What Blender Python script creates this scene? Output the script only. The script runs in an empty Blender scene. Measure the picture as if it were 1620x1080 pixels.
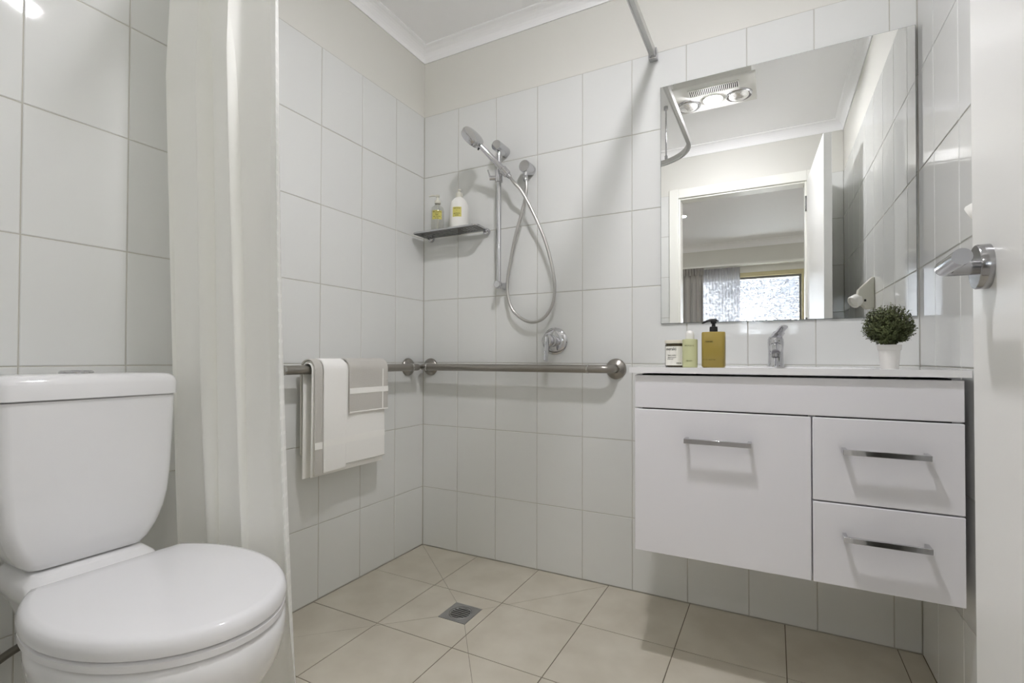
import bpy, bmesh, math, random
from mathutils import Vector, Matrix
random.seed(7)
PI = math.pi
S = bpy.context.scene
C = S.collection

# ------------------------------------------------------------------ camera
cam_d = bpy.data.cameras.new('camera'); cam = bpy.data.objects.new('camera', cam_d); C.objects.link(cam)
yaw, pit, rol = 0.466117, 0.013467, 0.001929
fw = Vector((-math.sin(yaw)*math.cos(pit), math.cos(yaw)*math.cos(pit), math.sin(pit)))
r0 = Vector((math.cos(yaw), math.sin(yaw), 0)); u0 = r0.cross(fw)
ri = r0*math.cos(rol)+u0*math.sin(rol); up = u0*math.cos(rol)-r0*math.sin(rol)
M = Matrix((ri, up, -fw)).transposed().to_4x4(); M.translation = Vector((1.5264, -1.8647, 0.9016))
cam.matrix_world = M
cam_d.sensor_width = 36; cam_d.lens = 763.78/1620*36
cam_d.shift_x = -30.49/1620; cam_d.shift_y = 16.60/1620
cam_d.clip_start = 0.01
S.camera = cam

# ------------------------------------------------------------------ world, exposure
S.view_settings.view_transform = 'Standard'; S.view_settings.look = 'None'
S.view_settings.exposure = 1.20; S.view_settings.gamma = 1.0; S.view_settings.use_curve_mapping = False
LAMP = 290.0       # bathroom lamp lens radiance
DOWN = 2.6       # each bedroom downlight, the seen one and the added fill ones, watts
SKY = 8.5
w = bpy.data.worlds.new('world'); S.world = w; w.use_nodes = True
bg = w.node_tree.nodes['Background']; bg.inputs[0].default_value = (0.86, 0.93, 1.0, 1); bg.inputs[1].default_value = SKY
S.cycles.use_denoising = True
S.cycles.max_bounces = 20; S.cycles.diffuse_bounces = 16; S.cycles.glossy_bounces = 6
S.cycles.transmission_bounces = 8; S.cycles.transparent_max_bounces = 12
S.cycles.caustics_reflective = False; S.cycles.caustics_refractive = False
S.cycles.sample_clamp_indirect = 6.0

# ------------------------------------------------------------------ materials
def srgb(r, g, b):
    f = lambda c: (c/255/12.92) if c/255 <= 0.04045 else ((c/255+0.055)/1.055)**2.4
    return (f(r), f(g), f(b), 1)

def mat(name, col, rough=0.5, metal=0.0, spec=0.5, coat=0.0, noise=None, bump=None, trans=0.0, ior=1.45, emit=None, var=0.0):
    m = bpy.data.materials.new(name); m.use_nodes = True
    nt = m.node_tree; n = nt.nodes; l = nt.links; p = n['Principled BSDF']
    p.inputs['Base Color'].default_value = col; p.inputs['Roughness'].default_value = rough
    p.inputs['Metallic'].default_value = metal; p.inputs['Specular IOR Level'].default_value = spec
    p.inputs['Coat Weight'].default_value = coat; p.inputs['IOR'].default_value = ior
    p.inputs['Transmission Weight'].default_value = trans
    if emit: p.inputs['Emission Color'].default_value = emit[0]; p.inputs['Emission Strength'].default_value = emit[1]
    tc = n.new('ShaderNodeTexCoord')
    if noise:      # (scale, other colour, amount)
        t = n.new('ShaderNodeTexNoise'); t.inputs['Scale'].default_value = noise[0]; t.inputs['Detail'].default_value = 6
        l.new(tc.outputs['Object'], t.inputs['Vector'])
        r = n.new('ShaderNodeValToRGB'); r.color_ramp.elements[0].position = 0.35; r.color_ramp.elements[1].position = 0.68
        r.color_ramp.elements[0].color = col; r.color_ramp.elements[1].color = noise[1]
        l.new(t.outputs['Fac'], r.inputs['Fac'])
        l.new(r.outputs['Color'], p.inputs['Base Color'])
    if bump:       # (scale, strength, distance)
        t = n.new('ShaderNodeTexNoise'); t.inputs['Scale'].default_value = bump[0]; t.inputs['Detail'].default_value = 3
        l.new(tc.outputs['Object'], t.inputs['Vector'])
        b = n.new('ShaderNodeBump'); b.inputs['Strength'].default_value = bump[1]; b.inputs['Distance'].default_value = bump[2]
        l.new(t.outputs['Fac'], b.inputs['Height']); l.new(b.outputs['Normal'], p.inputs['Normal'])
    return m

TILE_W = mat('glazed_tile', srgb(222, 223, 221), 0.035, bump=(9, 0.06, 0.004))
GROUT = mat('grout', srgb(190, 187, 178), 0.9, bump=(300, 0.3, 0.001))
PAINT = mat('wall_paint', srgb(219, 218, 212), 0.55, bump=(120, 0.05, 0.001))
CEIL = mat('ceiling_paint', srgb(247, 247, 248), 0.6, bump=(90, 0.04, 0.001))
TRIM = mat('gloss_trim_paint', srgb(238, 238, 232), 0.25)
DOORP = mat('door_paint', srgb(240, 240, 238), 0.28, bump=(260, 0.12, 0.0006))
FLOOR_T = mat('floor_tile', srgb(196, 189, 174), 0.38, noise=(7, srgb(208, 202, 188), 1), bump=(60, 0.06, 0.001))
GROUT_F = mat('floor_grout', srgb(112, 104, 88), 0.9)
CERAMIC = mat('ceramic', srgb(228, 228, 229), 0.06, coat=0.3)
SEATP = mat('seat_plastic', srgb(228, 228, 230), 0.12)
CHROME = mat('chrome', (0.62, 0.62, 0.64, 1), 0.07, metal=1)
CHROME_D = mat('chrome_grey', (0.42, 0.42, 0.43, 1), 0.16, metal=1)
STEEL = mat('brushed_steel', (0.36, 0.34, 0.31, 1), 0.30, metal=1, bump=(400, 0.05, 0.0005))
STEEL_L = mat('satin_steel', (0.55, 0.54, 0.52, 1), 0.22, metal=1)
ALU = mat('aluminium', (0.62, 0.62, 0.61, 1), 0.28, metal=1)
MIRROR = mat('mirror_silver', (0.93, 0.94, 0.93, 1), 0.0, metal=1)
MIRROR_E = mat('mirror_edge', srgb(120, 128, 124), 0.2)
LACQ = mat('white_lacquer', srgb(232, 231, 235), 0.14, coat=0.2)
TOPM = mat('basin_top', srgb(236, 236, 237), 0.10)
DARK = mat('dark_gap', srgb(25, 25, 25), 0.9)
BLACKP = mat('black_plastic', srgb(24, 24, 24), 0.35)
WHITEP = mat('white_plastic', srgb(232, 231, 226), 0.3)
CREAMP = mat('ivory_plastic', srgb(214, 212, 200), 0.35)
POT = mat('pot_white', srgb(226, 224, 220), 0.5)
LEAF = mat('leaf_green', srgb(62, 70, 40), 0.6, noise=(70, srgb(112, 122, 80), 1))
STEM = mat('stem_green', srgb(78, 74, 48), 0.7)
SOIL = mat('soil', srgb(60, 48, 36), 0.95)
AMBER = mat('olive_amber', srgb(158, 138, 66), 0.3)
GREEN = mat('pale_green_liquid', srgb(188, 190, 148), 0.25)
BROWNG = mat('brown_glass', srgb(60, 52, 34), 0.12)
LABEL_W = mat('label_white', srgb(232, 230, 222), 0.6)
LABEL_Y = mat('label_yellow', srgb(206, 198, 110), 0.6)
INK = mat('ink', srgb(48, 46, 40), 0.7)
INK_O = mat('olive_ink', srgb(86, 84, 34), 0.7)
RED = mat('red_dot', srgb(150, 20, 30), 0.3)
TOWEL = mat('towel_white', srgb(248, 247, 244), 0.95, bump=(700, 0.5, 0.002))
TERRY = mat('terry_grey', srgb(212, 209, 203), 0.95, bump=(420, 0.9, 0.004))
SATIN = mat('towel_band', srgb(250, 249, 245), 0.6)
SEAM = mat('towel_seam', srgb(196, 194, 188), 0.9)
DRAPE = mat('grey_drape', srgb(150, 147, 142), 0.9)
FRAME_B = mat('beige_window_frame', srgb(196, 186, 148), 0.4)
FRAME_G = mat('grey_sash', srgb(120, 120, 122), 0.4)
CARPET = mat('carpet', srgb(186, 182, 178), 0.95, bump=(300, 0.6, 0.003))
BARK = mat('bark', srgb(140, 138, 140), 0.9)
TLEAF = mat('tree_leaf', srgb(100, 102, 108), 0.7)
EAVE = mat('eave_white', srgb(235, 236, 240), 0.5)
GRASSM = mat('pale_ground', srgb(170, 168, 164), 0.9)

def cloth(name, col, transl, check=False, bumpy=True):
    m = bpy.data.materials.new(name); m.use_nodes = True
    nt = m.node_tree; n = nt.nodes; l = nt.links
    for x in list(n): n.remove(x)
    o = n.new('ShaderNodeOutputMaterial'); mx = n.new('ShaderNodeMixShader'); mx.inputs[0].default_value = transl
    d = n.new('ShaderNodeBsdfPrincipled'); d.inputs['Roughness'].default_value = 0.8; d.inputs['Base Color'].default_value = col
    t = n.new('ShaderNodeBsdfTranslucent'); t.inputs['Color'].default_value = col
    l.new(d.outputs[0], mx.inputs[1]); l.new(t.outputs[0], mx.inputs[2]); l.new(mx.outputs[0], o.inputs[0])
    if check:
        uv = n.new('ShaderNodeUVMap')
        br = n.new('ShaderNodeTexBrick'); br.offset = 0; br.inputs['Scale'].default_value = 1
        br.inputs['Brick Width'].default_value = 0.030; br.inputs['Row Height'].default_value = 0.036; br.inputs['Mortar Size'].default_value = 0.0045
        br.inputs['Mortar Smooth'].default_value = 0.3
        lighter = tuple(min(1, c*1.0) for c in col[:3])+(1,)
        br.inputs['Color1'].default_value = tuple(c*0.93 for c in col[:3])+(1,); br.inputs['Color2'].default_value = tuple(c*0.93 for c in col[:3])+(1,)
        br.inputs['Mortar'].default_value = lighter
        l.new(uv.outputs[0], br.inputs['Vector']); l.new(br.outputs['Color'], d.inputs['Base Color']); l.new(br.outputs['Color'], t.inputs['Color'])
        b = n.new('ShaderNodeBump'); b.inputs['Strength'].default_value = 0.25; b.inputs['Distance'].default_value = 0.001
        l.new(br.outputs['Fac'], b.inputs['Height']); l.new(b.outputs['Normal'], d.inputs['Normal'])
    return m
CURTAIN = cloth('shower_curtain_cloth', srgb(249, 249, 246), 0.26, check=False)
CURTAIN_H = cloth('curtain_check_cloth', srgb(251, 251, 248), 0.26, check=True)
DRAPE_C = cloth('drape_cloth', srgb(176, 173, 168), 0.05)

def sheer_mat():
    m = bpy.data.materials.new('sheer_cloth'); m.use_nodes = True
    nt = m.node_tree; n = nt.nodes; l = nt.links
    for x in list(n): n.remove(x)
    o = n.new('ShaderNodeOutputMaterial'); a = n.new('ShaderNodeMixShader'); b = n.new('ShaderNodeMixShader')
    d = n.new('ShaderNodeBsdfDiffuse'); d.inputs[0].default_value = (0.72, 0.72, 0.74, 1)
    t = n.new('ShaderNodeBsdfTranslucent'); t.inputs[0].default_value = (0.22, 0.22, 0.24, 1)
    tr = n.new('ShaderNodeBsdfTransparent')
    a.inputs[0].default_value = 0.5; b.inputs[0].default_value = 0.05
    l.new(d.outputs[0], a.inputs[1]); l.new(t.outputs[0], a.inputs[2]); l.new(a.outputs[0], b.inputs[1]); l.new(tr.outputs[0], b.inputs[2]); l.new(b.outputs[0], o.inputs[0])
    return m
SHEER = sheer_mat()

def pane_mat(name, tint=(1, 1, 1, 1), gloss=0.06, rough=0.0):
    m = bpy.data.materials.new(name); m.use_nodes = True
    nt = m.node_tree; n = nt.nodes; l = nt.links
    for x in list(n): n.remove(x)
    o = n.new('ShaderNodeOutputMaterial'); mx = n.new('ShaderNodeMixShader'); mx.inputs[0].default_value = gloss
    tr = n.new('ShaderNodeBsdfTransparent'); tr.inputs[0].default_value = tint
    g = n.new('ShaderNodeBsdfGlossy'); g.inputs['Roughness'].default_value = rough
    l.new(tr.outputs[0], mx.inputs[1]); l.new(g.outputs[0], mx.inputs[2]); l.new(mx.outputs[0], o.inputs[0])
    return m
PANE = pane_mat('window_glass')
CLEAR = pane_mat('clear_bottle_glass', (0.90, 0.90, 0.88, 1), 0.10, 0.05)
LAMPM = mat('lamp_lens', (1, 1, 1, 1), 0.3, emit=((0.99, 0.975, 1.01, 1), LAMP))
DOWNM = mat('downlight_lens', (1, 1, 1, 1), 0.3, emit=((1.0, 0.96, 0.9, 1), 25))
HEATG = mat('heat_lamp_glass', (0.85, 0.84, 0.82, 1), 0.12, metal=0.75, bump=(45, 0.5, 0.01))

# ------------------------------------------------------------------ helpers
def bm_new(): return bmesh.new()

def link(name, bm, m, parent=None, smooth=False, bevel=0.0, seg=2, loc=None, auto=None):
    me = bpy.data.meshes.new(name)
    bmesh.ops.recalc_face_normals(bm, faces=bm.faces[:])
    bm.to_mesh(me); bm.free()
    for x in (m if isinstance(m, (list, tuple)) else [m]): me.materials.append(x)
    o = bpy.data.objects.new(name, me); C.objects.link(o)
    if parent: o.parent = parent; o.matrix_parent_inverse = Matrix.Translation(-parent.location) if parent.rotation_euler.z == 0 else (Matrix.Translation(parent.location) @ parent.rotation_euler.to_matrix().to_4x4()).inverted()
    if bevel:
        b = o.modifiers.new('bevel', 'BEVEL'); b.width = bevel; b.segments = seg; b.limit_method = 'ANGLE'; b.angle_limit = math.radians(40)
    if smooth or bevel:
        for f in me.polygons: f.use_smooth = True
        if auto is None: auto = 40
        me.set_sharp_from_angle(angle=math.radians(auto))
    return o

def thing(name, label, cat, loc=(0, 0, 0), group=None):
    o = bpy.data.objects.new(name, None); C.objects.link(o); o.location = loc; o.empty_display_size = 0.05
    return tag(o, label, cat, group)

def tag(o, label, cat, group=None, kind=None):
    o['label'] = label; o['category'] = cat
    if group: o['group'] = group
    if kind: o['kind'] = kind
    return o

def struct(o): o['kind'] = 'structure'; return o

def box(bm, x0, x1, y0, y1, z0, z1, mi=0, T=None):
    v = [bm.verts.new((x, y, z)) for z in (z0, z1) for y in (y0, y1) for x in (x0, x1)]
    if T is not None:
        for q in v: q.co = T @ q.co
    for f in ((0, 1, 3, 2), (4, 6, 7, 5), (0, 4, 5, 1), (2, 3, 7, 6), (0, 2, 6, 4), (1, 5, 7, 3)):
        ff = bm.faces.new([v[i] for i in f]); ff.material_index = mi
    return v

def frame_from(d):
    d = Vector(d).normalized(); a = Vector((0, 0, 1)) if abs(d.z) < 0.9 else Vector((1, 0, 0))
    x = a.cross(d).normalized(); y = d.cross(x).normalized(); return x, y, d

def lathe(bm, prof, base, axis=(0, 0, 1), seg=32, cap=True, mi=0, sx=1.0, sy=1.0, xdir=None):
    """prof: list of (radius, height) along axis from base"""
    x, y, d = frame_from(axis); base = Vector(base)
    if xdir is not None:
        x = (Vector(xdir)-d*Vector(xdir).dot(d)).normalized(); y = d.cross(x)
    rings = []
    for r, h in prof:
        if r < 1e-6: rings.append([bm.verts.new(base+d*h)])
        else: rings.append([bm.verts.new(base+d*h+x*(sx*r*math.cos(2*PI*k/seg))+y*(sy*r*math.sin(2*PI*k/seg))) for k in range(seg)])
    for a, b in zip(rings, rings[1:]):
        for k in range(seg):
            k2 = (k+1) % seg
            if len(a) == 1 and len(b) == 1: continue
            if len(a) == 1: f = bm.faces.new((a[0], b[k2], b[k]))
            elif len(b) == 1: f = bm.faces.new((a[k], a[k2], b[0]))
            else: f = bm.faces.new((a[k], a[k2], b[k2], b[k]))
            f.material_index = mi; f.smooth = True
    if cap:
        for r in (rings[0], rings[-1]):
            if len(r) > 2: bm.faces.new(r).material_index = mi

def catmull(pts, n=6):
    P = [Vector(p) for p in pts]; P = [P[0]*2-P[1]]+P+[P[-1]*2-P[-2]]; out = []
    for i in range(1, len(P)-2):
        for k in range(n):
            t = k/n; a, b, c, d = P[i-1:i+3]
            out.append(0.5*((2*b)+(-a+c)*t+(2*a-5*b+4*c-d)*t*t+(-a+3*b-3*c+d)*t**3))
    out.append(P[-2]); return out

def sweep(bm, pts, r, seg=12, cap=True, sec=None, mi=0, upv=None):
    """tube (or a closed section of (u,v) points) along a path; r may be a list"""
    P = [Vector(p) for p in pts]; n = len(P); rings = []; nx = None
    for i in range(n):
        t = (P[min(i+1, n-1)]-P[max(i-1, 0)]).normalized()
        if upv is not None: a = Vector(upv); y = (a-t*a.dot(t)).normalized(); x = y.cross(t)
        else:
            if nx is None: x, y, _ = frame_from(t)
            else: x = (nx-t*nx.dot(t)).normalized(); y = t.cross(x)
            nx = x
        rr = r[i] if isinstance(r, (list, tuple)) else r
        if sec: rings.append([bm.verts.new(P[i]+x*(u*rr)+y*(v*rr)) for u, v in sec])
        else: rings.append([bm.verts.new(P[i]+x*(rr*math.cos(2*PI*k/seg))+y*(rr*math.sin(2*PI*k/seg))) for k in range(seg)])
    m = len(rings[0])
    for a, b in zip(rings, rings[1:]):
        for k in range(m):
            f = bm.faces.new((a[k], a[(k+1) % m], b[(k+1) % m], b[k])); f.smooth = True; f.material_index = mi
    if cap:
        bm.faces.new(rings[0]).material_index = mi; bm.faces.new(rings[-1]).material_index = mi

def bend(p0, corner, p1, r, n=8):
    """points of a fillet of radius r at corner between p0 and p1"""
    p0, c, p1 = Vector(p0), Vector(corner), Vector(p1)
    a = (p0-c).normalized(); b = (p1-c).normalized(); A = c+a*r; B = c+b*r; out = []
    for k in range(n+1):
        t = k/n; out.append(A*(1-t)**2+c*2*t*(1-t)+B*t*t)
    # round it properly for right angles
    if abs(a.dot(b)) < 0.01:
        ctr = c+a*r+b*r; out = [ctr-b*r*math.cos(t*PI/2/n)-a*r*math.sin(t*PI/2/n) for t in range(n+1)]
    return out

def loft(bm, rings, cap=True, mi=0):
    R = [[bm.verts.new(p) for p in r] for r in rings]; m = len(R[0])
    for a, b in zip(R, R[1:]):
        for k in range(m):
            f = bm.faces.new((a[k], a[(k+1) % m], b[(k+1) % m], b[k])); f.smooth = True; f.material_index = mi
    if cap:
        bm.faces.new(R[0]).material_index = mi; bm.faces.new(R[-1]).material_index = mi

def poly_prism(bm, pts, z0, z1):
    a = [bm.verts.new((x, y, z0)) for x, y in pts]; b = [bm.verts.new((x, y, z1)) for x, y in pts]
    n = len(pts)
    for k in range(n): bm.faces.new((a[k], a[(k+1) % n], b[(k+1) % n], b[k]))
    bm.faces.new(a); bm.faces.new(b)

def text_bm(bm, txt, size, T, depth=0.0003, mi=0, align='LEFT'):
    cu = bpy.data.curves.new('t', 'FONT'); cu.body = txt; cu.size = size; cu.extrude = depth; cu.align_x = align
    cu.resolution_u = 3
    o = bpy.data.objects.new('t', cu); C.objects.link(o)
    dg = bpy.context.evaluated_depsgraph_get(); me = bpy.data.meshes.new_from_object(o.evaluated_get(dg))
    n0 = len(bm.verts); bm.from_mesh(me); bm.verts.ensure_lookup_table()
    for v in bm.verts[n0:]: v.co = T @ v.co
    bpy.data.objects.remove(o); bpy.data.curves.remove(cu); bpy.data.meshes.remove(me)

# ------------------------------------------------------------------ tiled walls
GAP = 0.0024
_tm = {}
def tile_mesh(w_, h_):
    k = (round(w_, 3), round(h_, 3))
    if k in _tm: return _tm[k]
    bm = bm_new(); b = 0.0016; t = 0.006
    # local: x along wall, z up, face at y=0 looking -y, back at y=t
    o = [bm.verts.new((x, t, z)) for x, z in ((0, 0), (w_, 0), (w_, h_), (0, h_))]
    m_ = [bm.verts.new((x, b*0.8, z)) for x, z in ((0, 0), (w_, 0), (w_, h_), (0, h_))]
    f_ = [bm.verts.new((x, 0, z)) for x, z in ((b, b), (w_-b, b), (w_-b, h_-b), (b, h_-b))]
    for A, B in ((o, m_), (m_, f_)):
        for i in range(4): bm.faces.new((A[i], A[(i+1) % 4], B[(i+1) % 4], B[i]))
    bm.faces.new(f_); bm.faces.new(o[::-1])
    bmesh.ops.recalc_face_normals(bm, faces=bm.faces[:])
    me = bpy.data.meshes.new('tile'); bm.to_mesh(me); bm.free(); me.materials.append(TILE_W)
    _tm[k] = me; return me

ROWS = [0.0015, 0.281, 0.581, 0.881, 1.181, 1.481, 1.781, 2.081]
def tile_wall(wall, origin, ang, cols, length, skip=None):
    """tiles along local x from origin, wall faces local -y"""
    R = Matrix.Rotation(ang, 4, 'Z')
    xs = sorted(c for c in cols if 0.004 < c < length-0.004); xs = [0.0]+xs+[length]
    for i in range(len(xs)-1):
        for j in range(len(ROWS)-1):
            x0, x1, z0, z1 = xs[i]+GAP/2, xs[i+1]-GAP/2, ROWS[j]+GAP/2, ROWS[j+1]-GAP/2
            if x1-x0 < 0.01: continue
            if skip:
                s = skip(x0, x1, z0, z1)
                if s is None: continue
                x0, x1, z0, z1 = s
            o = bpy.data.objects.new('tile', tile_mesh(x1-x0, z1-z0)); C.objects.link(o); o.parent = wall
            jit = Matrix.Rotation(random.uniform(-1, 1)*0.0022, 4, 'Z') @ Matrix.Rotation(random.uniform(-1, 1)*0.0018, 4, 'X')
            o.matrix_world = Matrix.Translation(origin) @ R @ Matrix.Translation((x0, random.uniform(-0.0002, 0.0002), z0)) @ jit

W, D, H = 1.928, 1.80, 2.405
TH = 0.10; E_ = 0.0018
# back wall
bm = bm_new(); box(bm, -TH, W+TH, E_, TH, -0.05, 2.081, 0); box(bm, -TH, W+TH, E_-0.0008, TH, 2.081, H+0.05, 1)
wall_back = struct(link('wall_back', bm, [GROUT, PAINT]))
tile_wall(wall_back, Vector((0, 0, 0)), 0, [0.2013+0.2071*k for k in range(9)], W)
# left wall (faces +x): local x runs from the front to the back corner
bm = bm_new(); box(bm, -TH, -E_, -D-TH, TH, -0.05, 2.081, 0); box(bm, -TH, -E_+0.0008, -D-TH, TH, 2.081, H+0.05, 1)
wall_left = struct(link('wall_left', bm, [GROUT, PAINT]))
tile_wall(wall_left, Vector((0, -D, 0)), PI/2, [D-(0.194+0.2028*k) for k in range(8)], D)
# right wall (faces -x)
bm = bm_new(); box(bm, W+E_, W+TH, -D-TH, TH, -0.05, 2.081, 0); box(bm, W+E_-0.0008, W+TH, -D-TH, TH, 2.081, H+0.05, 1)
wall_right = struct(link('wall_right', bm, [GROUT, PAINT]))
tile_wall(wall_right, Vector((W, 0, 0)), -PI/2, [0.160+0.2028*k for k in range(9)], D)
# front wall with the doorway (faces +y)
OX0, OX1, OZ = 0.905, 1.722, 2.050
bm = bm_new()
box(bm, -0.0, OX0, -D-TH, -D-E_, -0.05, 2.081, 0); box(bm, 0, OX0, -D-TH, -D-E_+0.0008, 2.081, H+0.05, 1)
box(bm, OX1, W, -D-TH, -D-E_, -0.05, 2.081, 0); box(bm, OX1, W, -D-TH, -D-E_+0.0008, 2.081, H+0.05, 1)
box(bm, OX0, OX1, -D-TH, -D-E_, OZ, 2.081, 0); box(bm, OX0, OX1, -D-TH, -D-E_+0.0008, 2.081, H+0.05, 1)
wall_front = struct(link('wall_front', bm, [GROUT, PAINT]))
def door_skip(x0, x1, z0, z1):
    a, b = W-(OX1+0.066), W-(OX0-0.066)      # local x runs from the right corner leftwards
    if x1 > a and x0 < b:
        if z0 >= OZ+0.06: return (x0, x1, z0, z1)
        if x0 < a-0.02: return (x0, min(x1, a), z0, z1)
        if x1 > b+0.02: return (max(x0, b), x1, z0, z1)
        return None
    return (x0, x1, z0, z1)
tile_wall(wall_front, Vector((W, -D, 0)), PI, [0.07+0.2028*k for k in range(9)], W, door_skip)

# ------------------------------------------------------------------ floor
DX0, DX1, DY0, DY1 = 0.473, 0.585, -0.493, -0.381     # drain square
bm = bm_new()
box(bm, -TH, DX0, -D-TH, TH, -0.12, -0.0016); box(bm, DX1, W+TH, -D-TH, TH, -0.12, -0.0016)
box(bm, DX0, DX1, -D-TH, DY0, -0.12, -0.0016); box(bm, DX0, DX1, DY1, TH, -0.12, -0.0016)
floor = struct(link('floor', bm, GROUT_F))

def clip(poly, a, b):
    """keep the part of poly left of the line a->b"""
    out = []; n = len(poly)
    s = lambda p: (b[0]-a[0])*(p[1]-a[1])-(b[1]-a[1])*(p[0]-a[0])
    for i in range(n):
        p, q = poly[i], poly[(i+1) % n]; sp, sq = s(p), s(q)
        if sp >= 0: out.append(p)
        if sp*sq < 0:
            t = sp/(sp-sq); out.append((p[0]+(q[0]-p[0])*t, p[1]+(q[1]-p[1])*t))
    return out
def area(p): return 0.5*sum(p[i][0]*p[(i+1) % len(p)][1]-p[(i+1) % len(p)][0]*p[i][1] for i in range(len(p)))
def inset(poly, d):
    n = len(poly); q = poly
    for i in range(n):
        a, b = poly[i], poly[(i+1) % n]; L = math.hypot(b[0]-a[0], b[1]-a[1])
        if L < 1e-5: continue
        nx, ny = -(b[1]-a[1])/L*d, (b[0]-a[0])/L*d
        q = clip(q, (a[0]+nx, a[1]+ny), (b[0]+nx, b[1]+ny))
        if len(q) < 3: return []
    return q
gx = [0.0]+[0.005+0.31*k for k in range(1, 7)]+[W]
gy = [0.0]+[-0.31*k for k in range(1, 6)]+[-D]
B0, B1 = gx[3], gy[3]
trap = [[(0, 0), (DX0, DY1), (DX1, DY1), (B0, 0)], [(B0, 0), (DX1, DY1), (DX1, DY0), (B0, B1)],
        [(B0, B1), (DX1, DY0), (DX0, DY0), (0, B1)], [(0, B1), (DX0, DY0), (DX0, DY1), (0, 0)]]
for i in range(len(gx)-1):
    for j in range(len(gy)-1):
        cell = [(gx[i], gy[j+1]), (gx[i+1], gy[j+1]), (gx[i+1], gy[j]), (gx[i], gy[j])]
        if i < 3 and j < 3:
            for tr in trap:
                t2 = tr if area(tr) > 0 else tr[::-1]; p = cell
                for k in range(4):
                    p = clip(p, t2[k], t2[(k+1) % 4])
                    if len(p) < 3: break
                if len(p) >= 3 and area(p) > 1e-4:
                    q = inset(p, 0.0006)
                    if len(q) >= 3:
                        # grid edges keep a wider joint
                        x0, x1, y0, y1 = gx[i]+0.0014, gx[i+1]-0.0014, gy[j+1]+0.0014, gy[j]-0.0014
                        for a, b in (((x0, y0), (x1, y0)), ((x1, y0), (x1, y1)), ((x1, y1), (x0, y1)), ((x0, y1), (x0, y0))):
                            q = clip(q, a, b)
                        if len(q) >= 3:
                            bm = bm_new(); poly_prism(bm, q, -0.007, random.uniform(-0.0002, 0.0002))
                            link('tile', bm, FLOOR_T, floor)
        else:
            bm = bm_new(); poly_prism(bm, inset(cell, 0.0014), -0.007, random.uniform(-0.0002, 0.0002)); link('tile', bm, FLOOR_T, floor)

# ------------------------------------------------------------------ ceiling and cornice
bm = bm_new(); box(bm, -TH, W+TH, -D-0.002, TH, H, H+0.05)
ceiling = struct(link('ceiling', bm, CEIL))
def cornice(name, x0, x1, y0, y1, z, d=0.062, p=0.048):
    prof = [(0, -d), (0.004, -d), (0.004, -d+0.008)]+[(0.004+(p-0.010)*(1-math.cos(t)), -d+0.008+(d-0.016)*math.sin(t)) for t in [PI/2*k/6 for k in range(1, 7)]]+[(p-0.002, -0.006), (p, -0.006), (p, 0), (0, 0)]
    rings = []
    for sx_, sy_, cx, cy in ((1, 1, x0, y0), (-1, 1, x1, y0), (-1, -1, x1, y1), (1, -1, x0, y1)):
        rings.append([(cx+sx_*a, cy+sy_*a, z+b) for a, b in prof])
    bm = bm_new(); R = [[bm.verts.new(q) for q in r] for r in rings]; m = len(prof)
    for a in range(4):
        A, B = R[a], R[(a+1) % 4]
        for k in range(m): bm.faces.new((A[k], A[(k+1) % m], B[(k+1) % m], B[k]))
    return struct(link(name, bm, CEIL))
cornice('trim_1', 0, W, -D, 0, H)

# ------------------------------------------------------------------ door frame (architraves and jambs)
bm = bm_new()
aw = 0.066
for (ya, yb) in ((-D-0.0005, -D+0.014), (-D-TH-0.014, -D-TH+0.0005)):
    box(bm, OX0-aw, OX0, ya, yb, 0, OZ+aw); box(bm, OX1, OX1+aw, ya, yb, 0, OZ+aw); box(bm, OX0, OX1, ya, yb, OZ, OZ+aw)
box(bm, OX0-0.001, OX0+0.012, -D-TH, -D, 0, OZ); box(bm, OX1-0.012, OX1+0.001, -D-TH, -D, 0, OZ); box(bm, OX0+0.012, OX1-0.012, -D-TH, -D, OZ-0.012, OZ+0.001)
struct(link('trim_2', bm, TRIM, bevel=0.003))

# ------------------------------------------------------------------ bedroom beyond the doorway
BX0, BX1, BY0, BY1 = -1.3, 3.3, -5.22, -D-TH
WX0, WX1, WZ0, WZ1 = 0.20, 1.90, 1.17, 1.985
bm = bm_new(); box(bm, BX0-0.1, BX1+0.1, BY0-0.1, BY1+0.001, -0.10, -0.004); struct(link('floor', bm, CARPET))
bm = bm_new(); box(bm, BX0-0.1, BX1+0.1, BY0-0.1, BY1-0.0005, H, H+0.05); box(bm, -TH, W+TH, BY1-0.0005, -D-0.002, H, H+0.05); struct(link('ceiling', bm, CEIL))
bm = bm_new(); box(bm, BX0-0.1, BX0, BY0, BY1, -0.1, H); struct(link('wall_bedroom_left', bm, PAINT))
bm = bm_new(); box(bm, BX1, BX1+0.1, BY0, BY1, -0.1, H); struct(link('wall_bedroom_right', bm, PAINT))
bm = bm_new()
box(bm, BX0-0.1, WX0, BY0-0.12, BY0, -0.1, H); box(bm, WX1, BX1+0.1, BY0-0.12, BY0, -0.1, H)
box(bm, WX0, WX1, BY0-0.12, BY0, -0.1, WZ0); box(bm, WX0, WX1, BY0-0.12, BY0, WZ1, H)
struct(link('wall_bedroom_back', bm, PAINT))
bm = bm_new(); box(bm, BX0, -TH, BY1, BY1+0.08, -0.1, H); box(bm, W+TH, BX1, BY1, BY1+0.08, -0.1, H); struct(link('wall_bedroom_front', bm, PAINT))
cornice('trim_3', BX0, BX1, BY0, BY1, H, 0.08, 0.06)
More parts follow.
